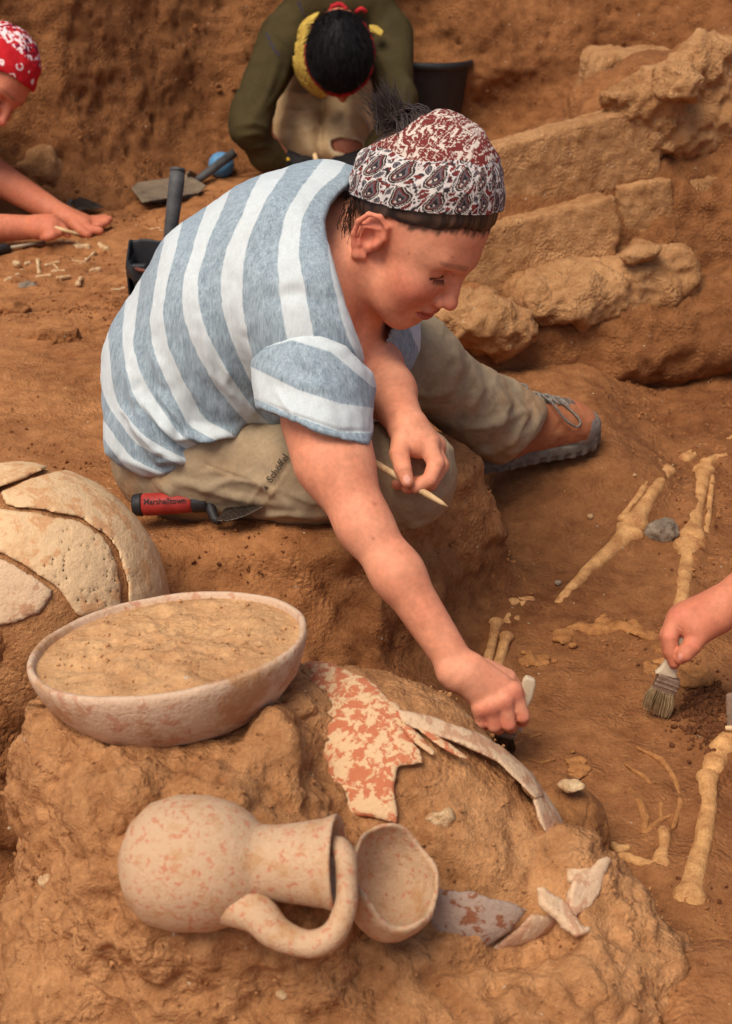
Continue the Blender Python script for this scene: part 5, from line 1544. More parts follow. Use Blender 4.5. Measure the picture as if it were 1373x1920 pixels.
def mband_f(p):
    L = MH.loc(p); f, u, t = L[:, 0], L[:, 1], L[:, 2]
    q = L - np.array([0.0, 0.056, 0]); r = np.array([0.107, 0.106, 0.088])
    k0 = np.linalg.norm(q / r, axis=1); k1 = np.linalg.norm(q / (r * r), axis=1) + 1e-9
    e = k0 * (k0 - 1) / k1
    return smax(np.abs(e) - 0.0025, np.abs(u - (0.042 + 0.36 * f + 0.003 * np.sin(f * 60))) - 0.017, 0.003)
o = sdf_obj('headband', Sdf().add((mband_f, mo - 0.2, mo + 0.2)), 0.003, M_red, man, disp=lambda v, n: 0.0015 * fbm(v * 60, 2, 913))
V, Q = [], []
for pts, r in (([(618, 22, 3.93), (628, 10, 3.92), (640, 8, 3.92), (650, 18, 3.92)], 0.006), ([(625, 14, 3.92), (622, 6, 3.93), (632, 3, 3.93)], 0.006), ([(668, 22, 3.93), (678, 16, 3.92), (686, 22, 3.93)], 0.006), ([(640, 10, 3.92), (652, 14, 3.93), (662, 24, 3.94)], 0.006)):
    vv, qq = tube(spline([P(*k) for k in pts], 12), [r] * 12, 8, flat=(FW, 0.6)); o_ = len(V); V += list(vv); Q += [tuple(k + o_ for k in f) for f in qq]
obj('band_knot', V, Q, M_red, man)
M_yel = plain('yellow_cotton', lin(206, 176, 84), lin(170, 136, 58), 40, 0.9, 0.15, 0, 0.002, 0.4)
ysf = f_ell(P(640, 104, 3.90), (0.134, 0.13, 0.122))[0]
shard('head_cloth', [(604, 16), (582, 26), (562, 52), (553, 90), (551, 128), (544, 146), (552, 158), (574, 164), (577, 188), (598, 188), (618, 180), (616, 160), (596, 128), (586, 96), (582, 66), (590, 40)], ysf, 0.006, M_yel, man, h=0.0045, seed=921, disp=0.0055, edge=0.002, fq=11)
plate('head_cloth', [(692, 46), (708, 49), (720, 60), (716, 68), (704, 62), (694, 60)], P(705, 56, 3.88), -FW * 0.7 + UP * 0.6 + RT * 0.3, 0.007, M_yel, man, 0.003, 923, 0.0, 0.001)
# gloves
M_glove = plain('black_glove', lin(46, 42, 40), lin(24, 22, 22), 60, 0.8, 0.2, 0, 0.002, 0.5)
for sx, base in ((1, (545, 314, 3.975)), (-1, (684, 308, 3.975))):
    GL = Sdf(); X = lambda a, b, d=0.0: P(base[0] + sx * a, base[1] + b, base[2] + d)
    fg = [[(X(26, 6, -0.01), 0.016), (X(40, 20, -0.02), 0.013), (X(34, 30, -0.03), 0.011)], [(X(30, 2, 0.0), 0.016), (X(50, 12, -0.02), 0.013), (X(48, 26, -0.03), 0.011)], [(X(32, -2, 0.01), 0.016), (X(56, 4, 0.0), 0.013), (X(62, 18, -0.01), 0.011)],
          [(X(30, -6, 0.02), 0.015), (X(52, -8, 0.02), 0.012), (X(66, 2, 0.01), 0.010)], [(X(12, 10, -0.02), 0.017), (X(20, 26, -0.04), 0.014), (X(28, 36, -0.045), 0.012)]]
    hand(GL, [(X(-8, -6), X(28, 6), 0.038, 0.030), (X(0, -4, 0.01), X(30, -4, 0.015), 0.034, 0.026)], fg, kf=0.003)
    sdf_obj('glove', GL, 0.0038, M_glove, man, sm=1, disp=lambda v, n: 0.0015 * fbm(v * 50, 3, 925))
slab('glove_tag', P(538, 296, 3.928), P(546, 300, 3.925), 0.012, 0.004, plain('yellow_label', lin(206, 160, 40)), man, -FW, 931)
pk = tag(link('hand_pick', None), 'short wooden handled pick held in black gloves', 'pick')
v, q = tube([P(590, 288, 3.92), P(594, 304, 3.92), P(600, 326, 3.93)], [0.006, 0.0075, 0.006], 8); obj('handle', v, q, M_wood, pk)
v, q = tube([P(600, 326, 3.93), P(604, 338, 3.94)], [0.004, 0.002], 6); obj('point', v, q, M_iron, pk)

# ------------------------------------------------------------------ the woman at the left edge
lw = root('person', 'person in red bandana at left edge working the ground with bare arms', 'person')
lo_ = P(-36, 158, 3.42)
LH = Head(lo_, 0.62 * RT - 0.74 * UP - 0.22 * FW, 0.74 * RT + 0.62 * UP - 0.15 * FW, -FW, 1.0)
lb = LH.sdf()
lb.cone(LH.w(-0.03, -0.02, 0), P(-130, 185, 3.46), 0.052, 0.075, 0.03)
lb.cone(P(-130, 185, 3.46), P(-300, 240, 3.55), 0.12, 0.14, 0.05)
D1 = 3.47
lb.cone(P(-150, 190, 3.60), P(-60, 300, 3.58), 0.055, 0.050, 0.02); lb.cone(P(-60, 300, 3.58), P(118, 406, 3.52), 0.050, 0.027, 0.02)
lb.cone(P(-190, 220, 3.36), P(-120, 430, 3.36), 0.055, 0.044, 0.02); lb.cone(P(-120, 430, 3.36), P(66, 426, 3.38), 0.043, 0.027, 0.02)
fl = lambda x, y, dd=0.0: P(x, y, 3.50 + dd)
hand(lb, [(fl(120, 408, 0.01), fl(158, 422, -0.01), 0.026, 0.021), (fl(122, 404, 0.03), fl(160, 416, 0.02), 0.024, 0.019)],
     [[(fl(156, 424, -0.02), 0.0135), (fl(174, 431, -0.03), 0.0115), (fl(188, 433, -0.035), 0.0095)], [(fl(160, 421, -0.005), 0.0135), (fl(184, 424, -0.005), 0.0115), (fl(200, 416, 0.0), 0.009)], [(fl(161, 417, 0.01), 0.013), (fl(186, 417, 0.015), 0.011), (fl(205, 411, 0.02), 0.009)],
      [(fl(160, 413, 0.03), 0.012), (fl(182, 411, 0.04), 0.010), (fl(198, 407, 0.05), 0.008)], [(fl(140, 420, -0.02), 0.015), (fl(154, 434, -0.035), 0.012), (fl(166, 440, -0.04), 0.010)]], kf=0.003)
fs = lambda x, y, dd=0.0: P(x, y, 3.36 + dd)
hand(lb, [(fs(70, 424, 0.01), fs(96, 420, 0.0), 0.027, 0.024), (fs(72, 430, 0.0), fs(98, 430, -0.01), 0.024, 0.022)],
     [[(fs(104, 416, 0.0), 0.0135), (fs(118, 430, -0.01), 0.011), (fs(128, 440, -0.01), 0.0085)], [(fs(102, 420, -0.01), 0.0135), (fs(110, 436, -0.02), 0.0115), (fs(100, 442, -0.01), 0.009)], [(fs(98, 426, -0.02), 0.013), (fs(100, 441, -0.028), 0.011), (fs(90, 444, -0.01), 0.009)],
      [(fs(92, 430, -0.02), 0.012), (fs(90, 444, -0.028), 0.010), (fs(82, 446, -0.01), 0.008)], [(fs(94, 414, 0.01), 0.0145), (fs(112, 420, 0.005), 0.012), (fs(124, 434, 0.0), 0.0095)]], kf=0.003)
sdf_obj('body', lb, 0.0034, M_skin, lw, col=lambda v, n: skin_mottle(v, LH.colours(v, np.array(lin(196, 116, 84)))), sm=1)
ls = Sdf(); ls.cone(P(-150, 200, 3.48), P(-330, 270, 3.6), 0.15, 0.17, 0.05); ls.cone(P(-190, 215, 3.38), P(-165, 300, 3.37), 0.085, 0.07, 0.03); ls.cone(P(-150, 190, 3.60), P(-100, 250, 3.6), 0.08, 0.065, 0.03)
sdf_obj('shirt', ls, 0.008, plain('navy_jersey', lin(60, 66, 84)), lw, sm=1)
lt = Sdf(); lt.cone(P(-330, 300, 3.6), P(-220, 420, 3.45), 0.13, 0.09, 0.05); lt.cone(P(-330, 300, 3.75), P(-220, 400, 3.75), 0.13, 0.09, 0.05); lt.cone(P(-220, 430, 3.45), P(-400, 440, 3.5), 0.07, 0.06, 0.03); lt.cone(P(-220, 405, 3.75), P(-400, 420, 3.8), 0.07, 0.06, 0.03)
sdf_obj('trousers', lt, 0.009, plain('khaki_cloth', lin(140, 120, 92)), lw, sm=1)
def band_f(p):
    L = LH.loc(p); f, u, t = L[:, 0], L[:, 1], L[:, 2]
    q = L - np.array([-0.002, 0.060, 0]); r = np.array([0.101, 0.098, 0.082])
    k0 = np.linalg.norm(q / r, axis=1); k1 = np.linalg.norm(q / (r * r), axis=1) + 1e-9
    e = k0 * (k0 - 1) / k1
    return smax(np.abs(e - 0.001) - 0.0028, (0.042 + 0.42 * f) - u, 0.003)
def band_col(v, n):
    L = LH.loc(v); f, u, t = L[:, 0], L[:, 1], L[:, 2]
    c = np.tile(np.array(lin(186, 26, 34)), (len(v), 1))
    wh = np.array(lin(236, 214, 210)); dk = np.array(lin(84, 20, 52))
    ds, idn = worley(np.stack([f, u, t], 1) * 38, 941)
    ring = (np.abs(ds - 0.30) < 0.06) & (idn > 0.62)
    c[ring] = wh
    dot = (ds < 0.08) & (idn > 0.62); c[dot] = wh
    top = (u > 0.118 + 0.2 * f)
    nn = vnoise(np.stack([f, u, t], 1) * 170, 943)
    c[top & (nn > 0.22)] = wh
    c[top & (nn < -0.35)] = dk
    return c
sdf_obj('bandana', Sdf().add((band_f, lo_ - 0.2, lo_ + 0.2)), 0.0026, M_scarf, lw, col=band_col, disp=lambda v, n: 0.003 * fbm(v * 22, 3, 945) + 0.0015 * np.sin((LH.loc(v)[:, 1] + 0.4 * LH.loc(v)[:, 0]) * 170), sm=1)
lpick = tag(link('wooden_tool', None), 'slim wooden tool in the fist of the bandana person', 'tool')
v, q = tube([P(96, 424, 3.33), P(118, 431, 3.335), P(140, 437, 3.34), P(150, 440, 3.345)], [0.003, 0.0045, 0.004, 0.001], 8)
obj('stick', v, q, M_wood, lpick)

# ------------------------------------------------------------------ buckets, shovels, ball, bag
def bucket(nm, label, centre, r, hgt, tilt=(0, 0)):
    b = root(nm, label, 'bucket', 'black buckets on the dig')
    R = frame(unit(np.array([tilt[0], tilt[1], 1.0])))
    pr = [(0, 0.0), (r * 0.74, 0.0), (r * 0.77, 0.006), (r * 0.96, hgt - 0.028), (r * 0.965, hgt - 0.024), (r * 1.03, hgt - 0.022), (r * 1.045, hgt - 0.012), (r * 1.03, hgt - 0.002), (r * 0.99, hgt), (r * 0.95, hgt - 0.004), (r * 0.93, hgt - 0.03), (r * 0.735, 0.012), (0, 0.012)]
    v, q = lathe(pr, centre, R, 72)
    obj('bucket_body', v, q, M_plastic, b)
    return b, R
bc = P(369, 492, 2.47); bc = np.array([bc[0], bc[1], 0.0])
bk, bR_ = bucket('bucket', 'black plastic bucket with shovel inside, behind the striped shirt', bc, 0.116, 0.203)
# bail lug and wire
v, q = tube(spline([P(250, 500, 2.40), P(262, 506, 2.37), P(290, 510, 2.355), P(340, 514, 2.35), P(400, 512, 2.36)], 20), [0.0032] * 20, 8); obj('bail', v, q, plain('rusty_wire', lin(112, 64, 48), lin(80, 44, 34)), bk)
lg = Sdf().box(P(262, 512, 2.39), (0.013, 0.006, 0.016), None, 0.004); sdf_obj('lug', lg, 0.0022, M_plastic, bk)
sh = root('shovel', 'grey handled scoop shovel standing upright in the black bucket', 'shovel')
v, q = tube([P(333, 320, 2.44), P(331, 345, 2.44), P(322, 420, 2.45), P(317, 470, 2.46), P(314, 510, 2.465)], [0.0128, 0.0132, 0.0118, 0.0108, 0.0105], 20); obj('handle', v, q, M_pipe, sh)
v, q = tube([P(333, 322, 2.44), P(333.4, 316, 2.44)], [0.0136, 0.0126], 20); obj('end_cap', v, q, M_pipe, sh)
def pan_f(p):
    c0 = P(312, 500, 2.475); q = p - c0
    ex, ny, ez = RT, unit(np.array([0, 1, -0.1])), np.array([0, 0.1, 1.0])
    x, y, z = q @ ex, q @ ny, q @ ez
    top = 0.044 + 0.0015 * np.sin(x * 130)
    wdt = 0.062 + 0.10 * np.clip(z, -0.1, 0.05) * 0.5
    plate = smax(np.maximum(np.abs(x) - wdt, z - top), np.abs(y - 0.02 - 1.6 * x * x) - 0.0025, 0.002)
    side = smax(np.abs(np.abs(x) - wdt) - 0.0025, np.maximum(np.maximum(z - top + 0.6 * np.maximum(0.02 - y, 0), -y - 0.035), y - 0.028), 0.002)
    return np.maximum(smin(plate, side, 0.004), -z - 0.11)
sdf_obj('scoop', Sdf().add((pan_f, P(312, 490, 2.475) - 0.14, P(312, 490, 2.475) + 0.14)), 0.0028, M_plastic, sh, sm=1)
bc2 = P(786, 141, 4.28); bc2 = np.array([bc2[0], bc2[1], 0.03])
bucket('bucket', 'black plastic bucket beside the kneeling person at the earth wall', bc2, 0.148, 0.24, (0.03, 0.02))

pan = root('dust_shovel', 'flat dusty metal dust shovel lying on ground beside the blue ball', 'shovel')
pp = on_ground(320, 360, 0.030)
plate('pan', [(246, 353), (258, 342), (322, 333), (352, 327), (389, 349), (374, 362), (318, 371), (266, 380)], pp, np.array([0.06, -0.06, 1]), 0.004, M_iron, pan)
plate('pan_lip', [(264, 378), (374, 360), (372, 370), (268, 386)], on_ground(320, 374, 0.018), np.array([0.05, -1, 0.25]), 0.005, M_iron, pan)
plate('pan_back', [(348, 328), (356, 318), (398, 341), (390, 351)], on_ground(372, 340, 0.035), np.array([-0.8, 0.3, 0.6]), 0.004, M_iron, pan)
v, q = tube([P(366, 342, pp[1] / 0.99 * 1.0), P(376, 334, pp[1] / 0.99), P(440, 286, pp[1] / 0.985)], [0.010, 0.0115, 0.0125], 14); obj('handle', v, q, M_pipe, pan)
bp = on_ground(415, 336)
ball = Sdf().ell(bp + np.array([0, 0.02, 0.035]), (0.036, 0.036, 0.036)); ball.ell(bp + np.array([0.0, 0.02, 0.035]) - FW * 0.042, (0.013, 0.013, 0.013), None, 0.006, 's')
tag(sdf_obj('ball', ball, 0.003, plain('blue_rubber', lin(96, 146, 184), lin(74, 118, 156), 20, 0.6, 0.3), None, sm=1), 'small blue rubber ball lying behind the dust shovel', 'ball')
bag = Sdf(); bgp = P(438, 268, 4.14)
bag.cone(P(424, 248, 4.14), P(436, 262, 4.14), 0.018, 0.03, 0.02); bag.cone(P(436, 262, 4.14), P(462, 288, 4.16), 0.028, 0.022, 0.02); bag.cone(P(426, 262, 4.14), P(440, 276, 4.14), 0.022, 0.024, 0.02)
tag(sdf_obj('plastic_bag', bag, 0.004, plain('crumpled_plastic', lin(206, 190, 176), lin(150, 124, 106), 60, 0.4, 0.4), None, sm=1, disp=lambda v, n: 0.012 * (0.6 - np.abs(fbm(v * 40, 3, 951)))), 'crumpled whitish plastic bag beside the olive sleeve', 'bag')

# ------------------------------------------------------------------ trowels and small tools
tw = root('trowel', 'red and black handled trowel lying against the trousers on the block', 'trowel')
HZ = 1.985
ha, hb_ = P(250, 947, HZ), P(392, 940, HZ - 0.005); hx = unit(hb_ - ha); HLn = np.linalg.norm(hb_ - ha)
M_redgrip = plain('red_grip', lin(176, 56, 46), lin(140, 40, 34), 60, 0.6, 0.3, 0, 0.0006, 0.2)
M_blackgrip = plain('black_grip', lin(46, 42, 40), lin(30, 28, 28), 60, 0.55, 0.35)
hprof = lambda a, b, ra, rb: tube([ha + hx * HLn * (a + (b - a) * t) for t in (0, 0.08, 0.35, 0.65, 0.92, 1)], [ra * 0.93, ra, ra + (rb - ra) * 0.35, ra + (rb - ra) * 0.65, rb, rb * 0.93], 28)
grip = Sdf().cone(ha, hb_, 0.0155, 0.0145)
v, q = hprof(0.0, 0.125, 0.0145, 0.0165); obj('grip_cap', v, q, M_blackgrip, tw)
v, q = hprof(0.125, 0.78, 0.0158, 0.0142); rg = obj('grip', v, q, M_redgrip, tw)
v, q = hprof(0.78, 0.98, 0.0148, 0.0150); obj('grip_collar', v, q, M_blackgrip, tw)
lettering('Marshalltown', (309, 940), 15.0, math.radians(-2.5), grip, plain('black_print', lin(60, 24, 22), lin(48, 20, 18)), rg, 0.0008, 0.98, th=0.01)
v, q = tube(spline([P(384, 936, HZ - 0.005), P(393, 942, HZ - 0.008), P(397, 958, HZ - 0.015), P(404, 974, HZ - 0.02), P(414, 976, HZ - 0.02)], 20), list(np.interp(np.linspace(0, 1, 20), [0, 0.3, 1], [0.010, 0.0075, 0.0055])), 14); obj('tang', v, q, M_blackgrip, tw)
plate('blade', [(403, 978), (421, 953), (470, 938), (528, 928), (497, 950), (462, 968), (430, 978)], P(440, 962, HZ - 0.028), UP * 0.8 - FW * 0.55 - RT * 0.25, 0.0022, M_steel, tw, h=0.0018)
t2 = root('trowel', 'small pointing trowel with pale wooden handle behind the flat hand', 'trowel')
tp_ = on_ground(160, 392)
td = float((tp_ - CAM) @ FW)
plate('blade', [(134, 376), (150, 369), (172, 376), (198, 388), (172, 393), (148, 394), (139, 391)], P(160, 384, td - 0.04), np.array([0.15, -0.45, 1]), 0.003, M_steel, t2, h=0.0025)
v, q = tube(spline([P(136, 376, td - 0.05), P(131, 380, td - 0.05), P(130, 394, td - 0.05), P(122, 398, td - 0.05)], 12), [0.006] * 12, 8); obj('tang', v, q, M_pipe, t2)
v, q = tube([P(124, 398, td - 0.05), P(112, 399, td - 0.05)], [0.009, 0.010], 12); obj('ferrule', v, q, M_pipe, t2)
v, q = tube([P(112, 399, td - 0.05), P(102, 400, td - 0.05), P(70, 402, td - 0.05)], [0.010, 0.012, 0.011], 12); obj('handle', v, q, M_wood, t2)
kn = root('knife', 'slim grey bladed tool with dark handle at the left edge', 'tool')
a, b, c_ = on_ground(86, 463, 0.012), on_ground(18, 474, 0.012), on_ground(-40, 486, 0.012)
v, q = tube([a, a * 0.97 + b * 0.03, b], [0.003, 0.006, 0.0065], 8, flat=((0, 0, 1), 0.6)); obj('blade', v, q, M_iron, kn)
v, q = tube([b, b * 0.9 + c_ * 0.1, c_], [0.008, 0.012, 0.011], 10); obj('handle', v, q, M_blackgrip, kn)
for nm, lab, pts, r, mat in (('stick', 'thin brown stick on the ground below the black gloves', [(478, 358), (505, 357), (534, 359)], 0.004, M_iron),
                             ('twig', 'short dark curled twig on bare ground beside the shirt back', [(200, 664), (206, 660), (212, 657), (214, 661)], 0.003, M_hair)):
    v, q = tube([on_ground(x, y, r * 0.8) for x, y in pts], [r * 0.7] + [r] * (len(pts) - 2) + [r * 0.6], 7)
    tag(obj(nm, v, q, mat), lab, nm)
bd = root('plank', 'weathered grey board corner standing at the right edge of the pit', 'plank')
plate('board', [(1362, 1300), (1420, 1290), (1420, 1420), (1376, 1400), (1364, 1380)], P(1385, 1350, 1.86), np.array([-0.4, -0.8, 0.3]), 0.014, plain('grey_board', lin(140, 112, 90), lin(112, 88, 70)), bd, h=0.003)
v, q = tube([P(1360, 1365, 1.845), P(1364, 1365, 1.845), P(1420, 1366, 1.84)], [0.0026, 0.0034, 0.0034], 8)
tag(obj('wooden_rod', v, q, M_wood), 'pale wooden rod poking in at the right edge beside the board', 'rod')

# ------------------------------------------------------------------ bones
BONESEG = []
def bone(label, pts, rads, mat=M_bone, knobs=(1, 1), sink=0.42, group='bones of the skeleton in the pit', name='bone', cat='bone', h=0.0026, seed=0, rough=0.0009, z=None):
    F = Sdf(); W = []
    for (x, y), r in zip(pts, rads): W.append(on_ground(x, y, r * (1 - 2 * sink)))
    BONESEG.append((np.array(W), list(rads)))
    for i in range(len(W) - 1): F.cone(W[i], W[i + 1], rads[i], rads[i + 1], 0.0)
    for end, kn_ in ((0, knobs[0]), (-1, knobs[1])):
        if not kn_: continue
        nb = W[1] if end == 0 else W[-2]
        ax = unit(W[end] - nb); sd = unit(np.cross(ax, (0, 0, 1))); r = rads[end]
        for s_ in (-1, 1): F.ell(W[end] + sd * s_ * r * 0.55 * kn_, np.array((0.85, 0.85, 0.8)) * r * kn_, None, r * 0.5)
    o = sdf_obj(name, F, min(h, max(0.0016, min(rads) * 0.28)), mat, None, sm=12 if max(rads) > 0.011 and rough < 0.002 else 3, disp=lambda v, n: rough * fbm(v * 42, 3, seed))
    return tag(o, label, cat, group)
# legs
bone('left thigh bone of the skeleton, ending near the black-soled block', [(1046, 1134), (1100, 1076), (1150, 1034), (1180, 1006)], [0.0085, 0.0115, 0.0155, 0.0190], knobs=(0, 1.0), seed=1)['label'] = 'thigh bone left of the grey stone, its lower end buried'
bone('shin bone left of the grey stone, running up from the knee', [(1190, 986), (1218, 938), (1250, 888)], [0.0190, 0.0125, 0.0150], knobs=(0.9, 0.8), seed=2)
bone('slender calf bone beside the shin left of the grey stone', [(1168, 978), (1200, 930), (1236, 872)], [0.0085, 0.0060, 0.0070], knobs=(0.8, 0.6), sink=0.25, seed=3)
bone('rounded kneecap left of the grey stone', [(1166, 992), (1182, 997)], [0.0120, 0.0125], knobs=(0, 0), seed=4)
bone('thigh bone running under the right-edge hand', [(1268, 1196), (1278, 1130), (1286, 1070), (1292, 1032)], [0.0150, 0.0128, 0.0138, 0.0205], knobs=(0, 1.0), seed=5)
bone('shin bone right of the grey stone, the tallest in view', [(1296, 1010), (1308, 950), (1320, 886)], [0.0185, 0.0120, 0.0170], knobs=(0.9, 0.9), seed=6)
bone('thin calf bone at the right of the rightmost shin', [(1322, 1004), (1330, 950), (1334, 898)], [0.0075, 0.0058, 0.0070], knobs=(0.7, 0.6), sink=0.3, seed=7)
bone('rounded kneecap right of the grey stone', [(1288, 1014), (1304, 1018)], [0.0125, 0.0125], knobs=(0, 0), seed=8)
bone('row of crumbling foot bones at the upper right edge', [(1286, 862), (1312, 846), (1340, 842), (1380, 828)], [0.010, 0.013, 0.010, 0.014], knobs=(0.6, 0.6), seed=9, rough=0.004)
bone('foot bone below the crumbling row at the right edge', [(1322, 872), (1342, 864), (1376, 858)], [0.010, 0.012, 0.009], knobs=(0.6, 0.5), seed=10, rough=0.003)
# left forearm beside the fist
for k, (lab, pts, rr) in enumerate((('upper forearm bone beside the woman\'s wrist, left of a pair', [(963, 1134), (957, 1152), (950, 1170)], [0.0098, 0.0066, 0.0078]), ('upper forearm bone right of its pair above the fist', [(982, 1138), (974, 1154), (967, 1166)], [0.0085, 0.0058, 0.006]),
                                    ('lower forearm bone nearest the reaching wrist', [(931, 1170), (924, 1205), (915, 1240)], [0.0092, 0.0072, 0.0078]), ('lower forearm bone half hidden by the back of fist', [(950, 1196), (942, 1222), (934, 1248)], [0.0088, 0.0075, 0.0075]))):
    bone(lab.replace("woman's ", 'reaching '), pts, rr, seed=20 + k, knobs=(0.9, 0.8))
bone('short wrist bone lying across the top of forearm pair', [(966, 1128), (996, 1126)], [0.006, 0.007], seed=25, knobs=(0.5, 0.5))
# pelvis
PV = Sdf()
for i, (x, y) in enumerate(((1056, 1196), (1072, 1180), (1092, 1174), (1116, 1182), (1140, 1180), (1166, 1172), (1192, 1178), (1216, 1190), (1236, 1212), (1240, 1240))):
    PV.ell(on_ground(x, y, -0.004), (0.0130 + 0.003 * (i % 2), 0.010, 0.0085), None, 0.012)
for i in range(46):
    t_ = rng.random(); x = 1046 + 196 * t_; y = 1196 - 22 * math.sin(t_ * math.pi) + rng.normal(0, 9) + 20 * max(0, t_ - 0.85) * 6
    r_ = rng.uniform(0.003, 0.0085); PV.ell(on_ground(x, y, 0.0), (r_ * rng.uniform(0.8, 1.8), r_, r_ * 0.7), None, 0.004)
tag(sdf_obj('pelvis', PV, 0.003, M_oldbone, None, disp=lambda v, n: 0.003 * fbm(v * 60, 4, 961)), 'crumbling arched pelvis rim above the shallow hollow', 'bone', 'bones of the skeleton in the pit')
for lab, x, y, rx, ry in (('flat hip bone patch just right of the reaching wrist', 1000, 1240, 0.030, 0.022), ('tan patch of hip bone between hollow and beige brush', 1216, 1262, 0.026, 0.026), ('yellowish crumbling bone patch left of the rib arcs', 1086, 1440, 0.016, 0.028), ('pale tan flake on top of the round skull', 1072, 1474, 0.018, 0.010)):
    c = on_ground(x, y, 0.0)
    F = Sdf().ell(c, (rx * 0.75, ry * 0.75, 0.0035))
    for i in range(26):
        a_, b_ = rng.normal(0, 0.5, 2); r_ = rng.uniform(0.002, 0.006)
        F.ell(c + np.array([a_ * rx, b_ * ry, 0.001]), (r_ * rng.uniform(0.8, 1.7), r_, r_ * 0.8), None, 0.002)
    if 'flake' in lab: continue
    tag(sdf_obj('bone_patch', F, 0.0026, M_oldbone, None, disp=lambda v, n: 0.0045 * fbm(v * 60, 4, 963)), lab, 'bone', 'bones of the skeleton in the pit')
c = on_ground(1298, 1272, 0.004)
F = Sdf().ell(c, (0.030, 0.030, 0.012)); F.ell(c + np.array([0, 0, 0.012]), (0.020, 0.020, 0.009), None, 0.006, 's')
tag(sdf_obj('bone_disc', F, 0.0024, M_oldbone, None, disp=lambda v, n: 0.003 * fbm(v * 80, 4, 967)), 'round cupped bone right of the beige bristled brush', 'bone', 'bones of the skeleton in the pit')
for k, (lab, pts, r) in enumerate((
    ('small curved rib end just below the beige brush, left one', [(1266, 1336), (1276, 1354), (1282, 1376)], 0.0042),
    ('small curved rib end just below the beige brush, right one', [(1296, 1340), (1300, 1362), (1294, 1384)], 0.0045),
    ('long thin rib arc, the outermost on the right', [(1196, 1402), (1240, 1424), (1268, 1464), (1276, 1510), (1262, 1552)], 0.0042),
    ('rib arc inside the outermost one', [(1172, 1432), (1212, 1460), (1240, 1500), (1240, 1540)], 0.0038),
    ('broad pale rib at the middle of the chest', [(1182, 1480), (1200, 1506), (1210, 1534), (1208, 1560)], 0.0062),
    ('rib lying across the lower chest', [(1212, 1562), (1236, 1540), (1262, 1528)], 0.0042),
    ('fine rib trace right of the dark brush in the fist', [(948, 1404), (980, 1388), (1014, 1376)], 0.0028),
    ('faint rib trace below the fist', [(990, 1424), (1016, 1430), (1040, 1424)], 0.0032),
    ('thin rib at the upper chest near the outermost arc', [(1226, 1470), (1250, 1490), (1254, 1520)], 0.0036))):
    bone(lab, pts, [r * 0.7] + [r] * (len(pts) - 2) + [r * 0.8], knobs=(0, 0), sink=0.55, mat=M_oldbone, name='rib', cat='rib', seed=40 + k, group='ribs of the skeleton', h=0.002, rough=0.0014)
bone('upper arm bone at the lower right, thickest of the skeleton', [(1326, 1462), (1328, 1520), (1316, 1590), (1300, 1650), (1292, 1690)], [0.0135, 0.0110, 0.0115, 0.0145, 0.0165], knobs=(0.8, 0.85), seed=60, sink=0.42)
bone('broken shoulder bone standing left of the upper arm bone', [(1246, 1562), (1244, 1596), (1240, 1624)], [0.0085, 0.0075, 0.010], rough=0.003, seed=61, knobs=(0.7, 0.9))
bone('collar bone lying across left of the upper arm bone', [(1164, 1608), (1200, 1620), (1238, 1632)], [0.0055, 0.007, 0.0085], rough=0.003, seed=62, knobs=(0.6, 0.9))
bone('bone slab at the right edge above the upper arm bone', [(1334, 1448), (1352, 1418), (1376, 1392)], [0.012, 0.016, 0.018], seed=63, knobs=(0.5, 0.5), sink=0.42, rough=0.003)
bone('small rib scrap beside the collar bone', [(1150, 1586), (1160, 1594), (1178, 1590)], [0.005, 0.006, 0.004], seed=64, knobs=(0.5, 0.5))
# skull
skc = P(1040, 1548, 1.66)
SKU = Sdf().ell(skc, (0.062, 0.070, 0.056)); SKU.ell(skc + RT * 0.025 - UP * 0.03, (0.036, 0.04, 0.036), None, 0.02)
SKU.ell(skc + RT * 0.040 - UP * 0.045 - FW * 0.02, (0.012, 0.012, 0.012), None, 0.006, 's')
skull = sdf_obj('skull', SKU, 0.003, plain('brown_bone', lin(164, 110, 62), lin(110, 68, 36), 45, 0.8, 0.25, 0, 0.003, 0.6), None, disp=lambda v, n: 0.003 * fbm(v * 30, 4, 971) - 0.003 * np.exp(-(fbm(v * 16, 3, 975) / 0.03) ** 2))
tag(skull, 'rounded brown skull half buried behind the rim of the broken jar', 'skull', 'bones of the skeleton in the pit')
F = Sdf().ell(P(1070, 1474, 1.618), (0.017, 0.012, 0.006)); tag(sdf_obj('bone_flake', F, 0.002, M_palebone, None, disp=lambda v, n: 0.003 * fbm(v * 70, 3, 973)), 'pale tan flake lying on top of the skull', 'bone')
